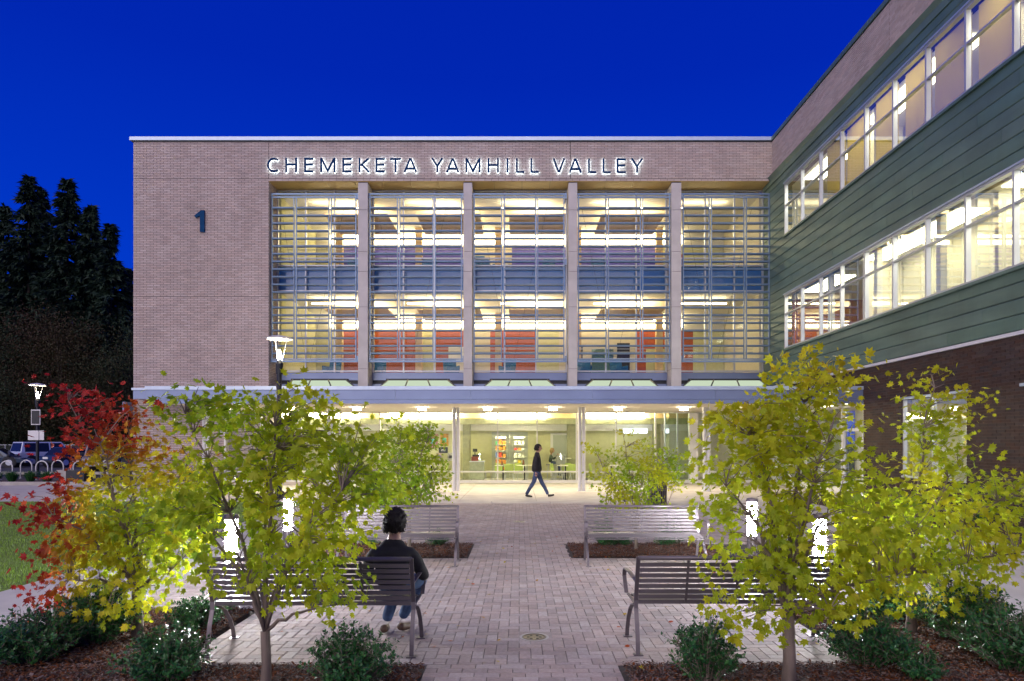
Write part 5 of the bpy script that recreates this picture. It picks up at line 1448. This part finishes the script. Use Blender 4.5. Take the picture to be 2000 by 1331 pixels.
# ================================================================ far trees
CON = [(0.0, (.006, .018, .010)), (1.0, (.018, .045, .022))]
M['needle'] = leafmat('conifer_needles', 'attr', CON, trans=.1, rough=.7)
def conifer(lab, x, y, Hh, rad, seed, z0=1.5):
    rg_ = np.random.default_rng(seed); t = empty('conifer_tree', (x, y, 0)); tag(t, lab, 'tree', 'tall conifers beyond the car park')
    MB().tube([(0, 0, 0), (0, 0, Hh*.5), (0, 0, Hh*.98)], [.35, .2, .02], 7).build('trunk', M['bark_dark'], t)
    Vs = []; n = 0; br = MB()
    z = z0; P = []; D = []
    while z < Hh*.99:
        f = (Hh-z)/(Hh-z0); r = rad*(f**.88)*rg_.uniform(.72, 1.2)+.15
        for k in range(int(5+4*f)):
            an = rg_.uniform(0, 2*PI); rl = r*rg_.uniform(.45, 1.25); dz = -.22*rl + .08*rl*rg_.normal()
            tip = np.array([math.cos(an)*rl, math.sin(an)*rl, dz])
            br.tube([(0, 0, z), tuple(np.array([0, 0, z])+tip*.55+np.array([0, 0, .10*rl])), tuple(np.array([0, 0, z])+tip)], [.03, .02, .005], 3, caps=False)
            m_ = int(14+26*rl)
            u = rg_.uniform(.15, 1.02, m_)
            c = np.array([0, 0, z]) + tip*u[:, None]; c[:, 2] += .35*rl*u*(1-u)
            c += rg_.normal(0, .10, (m_, 3))*np.array([1, 1, .6])
            P.append(c); D.append(np.repeat((tip/np.linalg.norm(tip))[None], m_, 0) + rg_.normal(0, .45, (m_, 3)))
        z += .32 + .25*f
    P = np.concatenate(P); D = np.concatenate(D); D[:, 2] -= .35; n = len(P)
    D /= np.linalg.norm(D, axis=1, keepdims=True)
    nr = rg_.normal(0, .5, (n, 3)) + np.array([0, 0, 1]); nr -= (nr*D).sum(1, keepdims=True)*D; nr /= np.linalg.norm(nr, axis=1, keepdims=True)
    Rm = np.stack([np.cross(D, nr), D, nr], axis=2)
    tv = np.array([(-.10, 0, 0), (.10, 0, 0), (.16, .35, 0), (.05, .62, 0), (0, 1, -.05), (-.07, .6, 0), (-.18, .38, 0)]); tf = np.array([[0, 1, 2], [0, 2, 6], [6, 2, 3], [6, 3, 5], [5, 3, 4]])
    V, FF, k = scatter((tv, tf), P, Rm, rg_.uniform(.45, .95, n))
    br.build('branches', M['bark_dark'], t, kind='stuff')
    o_ = link('needles', np_mesh('needles', V, FF, [M['needle']], attr=np.repeat(rg_.random(n), k)), t); o_['kind'] = 'stuff'
cf = [(57, 340, 82, 5.2, 'tallest dark conifer, second from the left against the blue sky'), (132, 348, 80, 5.6, 'broad dark conifer beside the tallest one'), (8, 396, 84, 4.6, 'dark conifer at the left picture edge'), (82, 360, 86, 4.2, 'narrow conifer top between the two tallest ones'),
      (176, 398, 80, 4.2, 'dark conifer on the right shoulder of the tall group'), (215, 434, 76, 3.9, 'slim pointed conifer nearest to the brick building'), (250, 520, 80, 3.6, 'short conifer just behind the building corner'), (-40, 370, 86, 5.0, 'dark conifer outside the left edge'), (190, 470, 90, 4.0, 'conifer filling the gap left of the slim one')]
for i, (px_, py_, y_, rd_, l_) in enumerate(cf): conifer(l_, wx(px_, y_), y_, wz(py_, y_), rd_*1.3, 100+i)
AUT = [(0.0, (.038, .016, .006)), (.5, (.040, .030, .008)), (1.0, (.016, .036, .012))]
M['far_leaf'] = leafmat('far_tree_leaf', 'attr', AUT, trans=.2, rough=.7)
def far_tree(lab, x, y, Hh, rad, tone, seed):
    rg_ = np.random.default_rng(seed); t = empty('broadleaf_tree', (x, y, 0)); tag(t, lab, 'tree', 'dark autumn trees behind the car park')
    MB().tube([(0, 0, 0), (.1, 0, Hh*.35), (0, 0, Hh*.7)], [.22, .16, .05], 7).build('trunk', M['bark_dark'], t)
    lb = MB()
    P = []
    nb = 26
    for k in range(nb):
        an = rg_.uniform(0, 2*PI); rr = rad*math.sqrt(rg_.random())*.85; zz = rg_.uniform(.22, .95)*Hh; rr *= math.sqrt(max(.1, 1-((zz/Hh-.5)/.55)**2))
        c = np.array([math.cos(an)*rr, math.sin(an)*rr, zz])
        lb.tube([(0, 0, Hh*.3), tuple(c*np.array([.5, .5, .9])), tuple(c)], [.06, .04, .015], 4, caps=False)
        P.append(c + rg_.normal(0, 1, (460, 3))*np.array([rad*.24, rad*.24, Hh*.065]))
    P = np.concatenate(P); n = len(P); P[:, 2] = np.maximum(P[:, 2], .3)
    o1 = P/np.linalg.norm(P, axis=1, keepdims=True)
    tip = rg_.normal(0, 1, (n, 3)); tip[:, 2] -= .6; tip /= np.linalg.norm(tip, axis=1, keepdims=True)
    nr = rg_.normal(0, 1, (n, 3)); nr -= (nr*tip).sum(1, keepdims=True)*tip; nr /= np.linalg.norm(nr, axis=1, keepdims=True)
    Rm = np.stack([np.cross(tip, nr), tip, nr], axis=2)
    V, FF, k = scatter(LEAF2, P, Rm, rg_.uniform(.14, .27, n))
    lb.build('limbs', M['bark_dark'], t, kind='stuff')
    o_ = link('foliage', np_mesh('foliage', V, FF, [M['far_leaf']], attr=np.repeat(np.clip(rg_.normal(tone, .2, n), 0, 1), k)), t); o_['kind'] = 'stuff'
ft = [(10, 640, 74, 5.0, .9, 'dark green tree low at the left picture edge behind the fence'), (60, 590, 76, 4.6, .1, 'rusty brown tree below the tallest conifer'), (120, 620, 73, 4.8, .4, 'olive brown tree behind the white SUV'), (180, 640, 74, 4.6, .5, 'dull yellow-brown tree behind the red maple top'),
      (235, 600, 78, 4.4, .15, 'brown tree right behind the building corner'), (265, 640, 72, 4.2, .8, 'dark green tree touching the building edge'), (40, 740, 71, 4.2, .85, 'low dark green tree above the far lamp'), (150, 745, 70.5, 4.2, .6, 'low mixed tree above the tan pickup'), (-45, 610, 78, 5.0, .7, 'dark tree outside the left edge'), (215, 750, 71, 4.0, .7, 'low tree above the right end of the bike racks')]
for i, (px_, py_, y_, rd_, tn, l_) in enumerate(ft): far_tree(l_, wx(px_, y_), y_, wz(py_, y_), rd_, tn, 130+i)
# ================================================================ people
M['skin'] = mat('skin', (.42, .24, .17), .5, var=.05)
M['hair_dark'] = mat('dark_brown_hair', (.016, .010, .007), .6, spec=.3, var=.3, scale=60, stretch=(1, 1, .2), bump=.8, bscale=150)
M['hair_blond'] = mat('blond_hair', (.45, .28, .09), .5, var=.3, scale=60, bump=.5)
M['jacket'] = mat('black_jacket', (.014, .014, .015), .85, var=.2, scale=8, bump=.5, bscale=14)
M['denim'] = mat('blue_denim', (.07, .13, .25), .85, var=.25, scale=9, bump=.4, bscale=18)
M['denim_dark'] = mat('dark_denim', (.05, .08, .17), .85, var=.25, scale=9, bump=.4)
M['shoe'] = mat('brown_shoe', (.10, .055, .03), .5, var=.1)
M['shoe_black'] = mat('black_shoe', (.02, .018, .018), .4)
M['green_top'] = mat('dark_green_top', (.04, .06, .035), .8)

def skin_fig(name, parent, chains, m_, sub_=2):
    """chains: list of (points[(x,y,z,r)], connect) ; connect = (chain, index) whose vertex is the first neighbour, or None"""
    V = []; Ed = []; Rr = []; idx = []; roots = []
    for pts, con in chains:
        ids = []
        for p in pts:
            ids.append(len(V)); V.append(p[:3]); Rr.append(p[3] if len(p) == 4 else (p[3], p[4]))
        for a, b in zip(ids[:-1], ids[1:]): Ed.append((a, b))
        if con is not None: Ed.append((idx[con[0]][con[1]], ids[0]))
        else: roots.append(ids[0])
        idx.append(ids)
    me = bpy.data.meshes.new(name); me.from_pydata(V, Ed, []); me.materials.append(m_)
    o_ = link(name, me, parent)
    sk = o_.modifiers.new('skin', 'SKIN'); sk.use_smooth_shade = True; sk.branch_smoothing = .6
    sv = me.skin_vertices[0].data if len(me.skin_vertices) else None
    if sv is None:
        import bmesh
        bm = bmesh.new(); bm.from_mesh(me); bm.verts.layers.skin.verify(); bm.to_mesh(me); bm.free(); sv = me.skin_vertices[0].data
    for i, r in enumerate(Rr):
        sv[i].radius = (r, r) if not isinstance(r, tuple) else r
        sv[i].use_root = i in roots
    ss = o_.modifiers.new('smooth', 'SUBSURF'); ss.levels = sub_; ss.render_levels = sub_
    return o_

def head_mesh(name, parent, c, r, m_, face=(1, 0), female=False):
    """head with brow, nose, lips, chin, ears facing direction `face` in the xy plane"""
    import bmesh
    bm = bmesh.new(); bmesh.ops.create_uvsphere(bm, u_segments=36, v_segments=28, radius=1.0)
    fx_, fy_ = face
    for v in bm.verts:
        x, y, z = v.co                      # local: +x is forward
        sx, sy, sz = .93, .76, 1.12
        if z < 0: sy *= 1 - .34*(-z)**1.3; sx *= 1 - .10*(-z)
        X, Y_, Z = x*sx, y*sy, z*sz
        if x > 0:
            g = lambda yy, zz, wy, wz_: math.exp(-((y-yy)/wy)**2 - ((z-zz)/wz_)**2)
            X += .22*g(0, -.18, .13, .16) + .10*g(0, .02, .10, .16)           # nose
            X -= .09*(g(.33, .08, .15, .11) + g(-.33, .08, .15, .11))         # eye sockets
            X += .05*g(0, .26, .6, .09)                                      # brow
            X += .06*g(0, -.48, .22, .06) - .03*g(0, -.54, .25, .025) + .06*g(0, -.60, .20, .05)  # lips
            X += .09*g(0, -.86, .25, .12)                                    # chin
        e_ = math.exp(-((x+.05)/.14)**2 - ((z+.06)/.22)**2)
        if abs(y) > .6: Y_ += math.copysign(.16*e_, y)                        # ears
        v.co = (X, Y_, Z)
    for f in bm.faces: f.smooth = True
    me = bpy.data.meshes.new(name); bm.to_mesh(me); bm.free(); me.materials.append(m_)
    o_ = link(name, me, parent); o_.location = c; o_.scale = (r, r, r); o_.rotation_euler = (0, 0, math.atan2(fy_, fx_))
    return o_
def eyes(parent, c, r, face):
    an = math.atan2(face[1], face[0])
    for s_ in (-1, 1):
        b = MB(); b.lathe([(.001, -.09), (.06, -.06), (.09, 0), (.06, .06), (.001, .09)], (0, 0, 0), 10)
        o_ = b.build('eye', M['black'], parent, smooth=True)
        lx, ly = .80, s_*.30
        o_.location = (c[0]+r*(lx*math.cos(an)-ly*math.sin(an)), c[1]+r*(lx*math.sin(an)+ly*math.cos(an)), c[2]+r*.09); o_.scale = (r, r, r)
def hair(parent, c, r, m_, face, length=.0, seed=1, mess=.06):
    import bmesh
    rd = random.Random(seed); bm = bmesh.new(); bmesh.ops.create_icosphere(bm, subdivisions=4, radius=1.0)
    kill = []
    for v in bm.verts:
        x, y, z = v.co
        if (x > .42 and z < .42) or z < -.62 - length*1.0 + (.5 if x > 0.15 else 0): kill.append(v); continue
        k = 1 + rd.uniform(-mess, mess) + .03*math.sin(x*17+z*11+y*9)
        lo = -z*length if z < -.2 else 0
        v.co = (x*1.02*k, y*.87*k, z*1.18*k - lo)
    bmesh.ops.delete(bm, geom=kill, context='VERTS')
    for f in bm.faces: f.smooth = True
    me = bpy.data.meshes.new('hair'); bm.to_mesh(me); bm.free(); me.materials.append(m_)
    o_ = link('hair', me, parent); o_.location = (c[0]-face[0]*r*.06, c[1]-face[1]*r*.06, c[2]+r*.05); o_.scale = (r*1.06,)*3; o_.rotation_euler = (0, 0, math.atan2(face[1], face[0]))
    so = o_.modifiers.new('thick', 'SOLIDIFY'); so.thickness = .08; so.offset = -1
    # locks
    lk = MB()
    for k in range(420):
        th = rd.uniform(0, 2*PI); ph = rd.uniform(-.45, 1.3)
        if math.cos(th) > .3 and ph < .5: continue
        d = Vector((math.cos(th)*math.cos(ph), math.sin(th)*math.cos(ph)*.86, math.sin(ph)*1.15))
        p0 = d*1.0; p1 = p0*1.05+Vector((rd.uniform(-.07, .07), rd.uniform(-.07, .07), -.18)); p2 = p0*1.04 + Vector((rd.uniform(-.12, .12), rd.uniform(-.12, .12), -.36))
        lk.tube([tuple(p0), tuple(p1), tuple(p2)], [.032, .028, .006], 4, caps=False)
    l_ = lk.build('hair_locks', m_, o_, smooth=True, kind='stuff'); l_.scale = (1, 1, 1)
    return o_
def fingers(wrist, d, side, r=.009):
    """five finger chains rooted in a palm; d: hand direction, side: thumb side (unit vectors)"""
    w_ = Vector(wrist); d = Vector(d).normalized(); s_ = Vector(side).normalized(); n_ = d.cross(s_).normalized()
    ch = []
    palm = w_ + d*.05
    for k, L_ in enumerate((.068, .078, .072, .058)):
        b = palm + s_*(.027-.018*k) + d*.02
        p1 = b + d*L_*.5; p2 = b + d*L_*.9 + n_*.018
        ch.append(([(*b, r), (*p1, r*.95), (*p2, r*.75)], None))
    b = w_ + d*.025 + s_*.025; ch.append(([(*b, r*1.2), (*(b+s_*.025+d*.02), r*1.1), (*(b+s_*.03+d*.05), r*.85)], None))
    return ch

# walking man (heading right)
wm = empty('person', (.60, 22.6, 0)); tag(wm, 'man in a black jacket and jeans walking past the cafe front', 'person')
hw = [((-.01), -.0, 1.60), .118]
skin_fig('body', wm, [
    ([(-.02, 0, .95, .12, .10), (-.02, 0, 1.15, .12, .10), (-.01, 0, 1.34, .12, .09), (0, 0, 1.44, .065, .065), (.010, 0, 1.50, .058, .058), (.02, 0, 1.58, .062, .062)], None),
    ([(-.06, -.19, .84, .024), (-.055, -.19, .80, .030), (-.045, -.19, .77, .022)], None), ([(.05, .19, .84, .024), (.065, .19, .80, .030), (.08, .19, .77, .022)], None)]
    + fingers((-.06, -.19, .83), (.12, 0, -1), (1, 0, .1)) + fingers((.05, .19, .83), (.2, 0, -1), (1, 0, .2)), M['skin'], 1)
hd = head_mesh('head', wm, (.03, 0, 1.625), .115, M['skin'], (1, 0)); eyes(wm, (.03, 0, 1.625), .115, (1, 0))
hair(wm, (.03, 0, 1.625), .115, M['hair_dark'], (1, 0), 0, 2)
skin_fig('jacket', wm, [
    ([(-.01, 0, .80, .19, .19), (-.02, 0, .98, .185, .185), (-.02, 0, 1.15, .20, .19), (-.015, 0, 1.33, .19, .17), (-.005, 0, 1.45, .11, .10), (.0, 0, 1.505, .078, .075)], None),
    ([(-.02, -.17, 1.38, .075), (-.045, -.205, 1.14, .058), (-.055, -.20, .98, .05), (-.06, -.19, .86, .045)], (0, 3)),
    ([(-.01, .17, 1.38, .075), (-.02, .205, 1.14, .058), (.02, .20, .98, .05), (.045, .19, .86, .045)], (0, 3))], M['jacket'])
skin_fig('jeans', wm, [
    ([(-.01, 0, .98, .145, .12), (-.01, 0, .88, .145, .12)], None),
    ([(-.05, -.08, .78, .095), (-.12, -.08, .50, .074), (-.23, -.08, .34, .066), (-.37, -.07, .09, .056)], (0, 1)),
    ([(.04, .08, .78, .095), (.14, .08, .50, .074), (.25, .08, .32, .066), (.36, .07, .08, .056)], (0, 1))], M['denim_dark'])
for pts in ([(-.40, -.07, .085, .050), (-.33, -.07, .058, .046), (-.24, -.07, .042, .040), (-.16, -.07, .032, .030)], [(.345, .07, .055, .050), (.40, .07, .055, .046), (.49, .07, .062, .040), (.57, .07, .082, .028)]):
    skin_fig('shoe', wm, [(pts, None)], M['shoe_black'])

# seated man on the left front bench, seen from behind
sm = empty('person', (-1.12, 5.98, 0)); tag(sm, 'dark-haired man in black jacket and blue jeans sitting on a bench, seen from behind', 'person')
fc = (.42, .91)
skin_fig('body', sm, [
    ([(0, .05, .53, .13, .11), (0, .07, .70, .12, .10), (0, .08, .84, .11, .09), (0, .08, .90, .07, .07), (.01, .09, .945, .062, .062), (.015, .10, 1.02, .064, .064)], None),
    ([(.20, .36, .60, .024), (.17, .39, .60, .030), (.14, .42, .60, .022)], None), ([(-.18, .36, .58, .024), (-.14, .39, .59, .030), (-.10, .42, .59, .022)], None)]
    + fingers((.20, .36, .60), (-.7, .7, .05), (0, .1, 1)) + fingers((-.18, .36, .58), (.8, .6, .05), (0, .1, 1)), M['skin'], 1)
head_mesh('head', sm, (.02, .10, 1.080), .104, M['skin'], fc); eyes(sm, (.02, .10, 1.080), .104, fc)
hair(sm, (.02, .10, 1.085), .108, M['hair_dark'], fc, 0.02, 5, .10)
skin_fig('jacket', sm, [
    ([(0, .04, .50, .175, .13), (0, .05, .64, .18, .13), (0, .07, .80, .20, .125), (0, .08, .895, .12, .10), (.0, .09, .955, .084, .082)], None),
    ([(.16, .08, .835, .082), (.225, .10, .70, .062), (.26, .18, .60, .056), (.235, .30, .60, .046), (.21, .35, .60, .040)], (0, 2)),
    ([(-.16, .08, .835, .082), (-.225, .10, .70, .062), (-.26, .18, .60, .056), (-.22, .29, .585, .046), (-.19, .35, .58, .040)], (0, 2))], M['jacket'])
skin_fig('jeans', sm, [
    ([(0, .06, .54, .15, .10), (0, .12, .53, .15, .09)], None),
    ([(.11, .20, .53, .085), (.20, .36, .53, .075), (.19, .45, .50, .066), (.10, .50, .32, .060), (.0, .50, .13, .052)], (0, 1)),
    ([(-.11, .20, .53, .085), (-.02, .38, .53, .075), (-.03, .47, .50, .066), (-.08, .46, .30, .060), (-.13, .42, .12, .052)], (0, 1))], M['denim'])
for pts in ([(-.01, .45, .075, .045), (.01, .52, .05, .042), (.05, .60, .04, .036), (.08, .66, .035, .026)], [(-.14, .38, .075, .045), (-.15, .45, .05, .042), (-.15, .53, .04, .036), (-.14, .59, .035, .026)]):
    skin_fig('shoe', sm, [(pts, None)], M['shoe'])

# seated woman at a high table in the cafe
st = empty('bar_stool', (1.50, 33.0, 0)); tag(st, 'tall stool under the blond woman in the cafe', 'stool')
MB().lathe([(.001, .72), (.19, .72), (.20, .75), (.19, .78), (.001, .78)], seg=20).build('seat', M['mesh_grey'], st)
for k in range(4):
    an = k*PI/2+PI/4; MB().tube([(.12*math.cos(an), .12*math.sin(an), .72), (.22*math.cos(an), .22*math.sin(an), 0)], .012, 6).build('leg', M['alu'], st)
ht = empty('high_table', (2.15, 33.0, 0)); tag(ht, 'high square table in front of the blond woman', 'table')
MB().box(-.35, .35, -.35, .35, 1.04, 1.07).build('tabletop', M['table_top'], ht); MB().tube([(0, 0, .02), (0, 0, 1.04)], .03, 8).build('pedestal', M['dark'], ht); MB().lathe([(.25, 0), (.25, .02), (.04, .04)], seg=20).build('foot', M['dark'], ht)
hc = empty('high_chair', (1.95, 32.4, 0)); tag(hc, 'tall grey mesh-backed chair standing empty beside the blond woman', 'chair')
MB().box(-.2, .2, -.2, .2, .72, .76).build('seat', M['mesh_grey'], hc, bevel=.01); MB().prism([(-.22, .80), (-.19, .80), (-.19, 1.22), (-.24, 1.22)], 0, -.22, .22).build('backrest', M['mesh_grey'], hc, bevel=.03)
for (a, b) in ((-1, -1), (1, -1), (-1, 1), (1, 1)): MB().tube([(a*.17, b*.17, .72), (a*.22, b*.22, 0)], .012, 6).build('leg', M['alu'], hc)
pw = empty('person', (1.50, 33.0, 0)); tag(pw, 'blond woman in a dark top sitting at a high table inside the cafe', 'person')
skin_fig('body', pw, [
    ([(0, 0, .88, .11, .10), (.03, 0, 1.08, .10, .09), (.05, 0, 1.28, .05, .05), (.07, 0, 1.35, .05, .05)], None), ([(.36, -.08, 1.16, .022), (.38, -.06, 1.21, .028)], None), ([(.36, .08, 1.16, .022), (.38, .06, 1.21, .028)], None)]
    + fingers((.36, -.08, 1.16), (.1, .3, 1), (-1, 0, 0)) + fingers((.36, .08, 1.16), (.1, -.3, 1), (-1, 0, 0)), M['skin'], 1)
head_mesh('head', pw, (.10, 0, 1.43), .105, M['skin'], (1, 0)); hair(pw, (.10, 0, 1.43), .108, M['hair_blond'], (1, 0), .45, 8)
skin_fig('top', pw, [([(0, 0, .84, .15, .12), (.02, 0, 1.02, .14, .11), (.04, 0, 1.19, .16, .10), (.05, 0, 1.27, .07, .07)], None),
    ([(.05, -.15, 1.20, .06), (.10, -.18, 1.02, .05), (.30, -.12, 1.10, .04)], (0, 2)), ([(.05, .15, 1.20, .06), (.10, .18, 1.02, .05), (.30, .12, 1.10, .04)], (0, 2))], M['green_top'])
skin_fig('trousers', pw, [([(0, 0, .86, .14, .11), (.05, 0, .85, .14, .10)], None), ([(.15, -.09, .85, .08), (.42, -.09, .83, .065), (.44, -.08, .45, .05), (.40, -.08, .32, .045)], (0, 1)), ([(.15, .09, .85, .08), (.42, .09, .83, .065), (.44, .08, .45, .05), (.40, .08, .32, .045)], (0, 1))], M['denim_dark'])
for s_ in (-1, 1): skin_fig('shoe', pw, [([(.38, s_*.08, .28, .04), (.46, s_*.08, .25, .036), (.53, s_*.08, .25, .026)], None)], M['shoe_black'])

# fallen leaves on the pavers and mulch
fl = np.random.default_rng(77)
n = 130
P = np.stack([fl.uniform(-2.7, 2.7, n), fl.uniform(5.3, 14, n), np.full(n, .012)], 1)
tip = fl.normal(0, 1, (n, 3)); tip[:, 2] *= .15; tip /= np.linalg.norm(tip, axis=1, keepdims=True)
nr = fl.normal(0, .2, (n, 3)); nr[:, 2] = 1; nr -= (nr*tip).sum(1, keepdims=True)*tip; nr /= np.linalg.norm(nr, axis=1, keepdims=True)
Vv, FF, k = scatter(LEAF7, P, np.stack([np.cross(tip, nr), tip, nr], axis=2), fl.uniform(.04, .08, n))
tag(link('fallen_leaves', np_mesh('fallen_leaves', Vv, FF, [M['leaf_attr']], attr=np.repeat(fl.uniform(.3, .6, n), k))), kind='stuff')
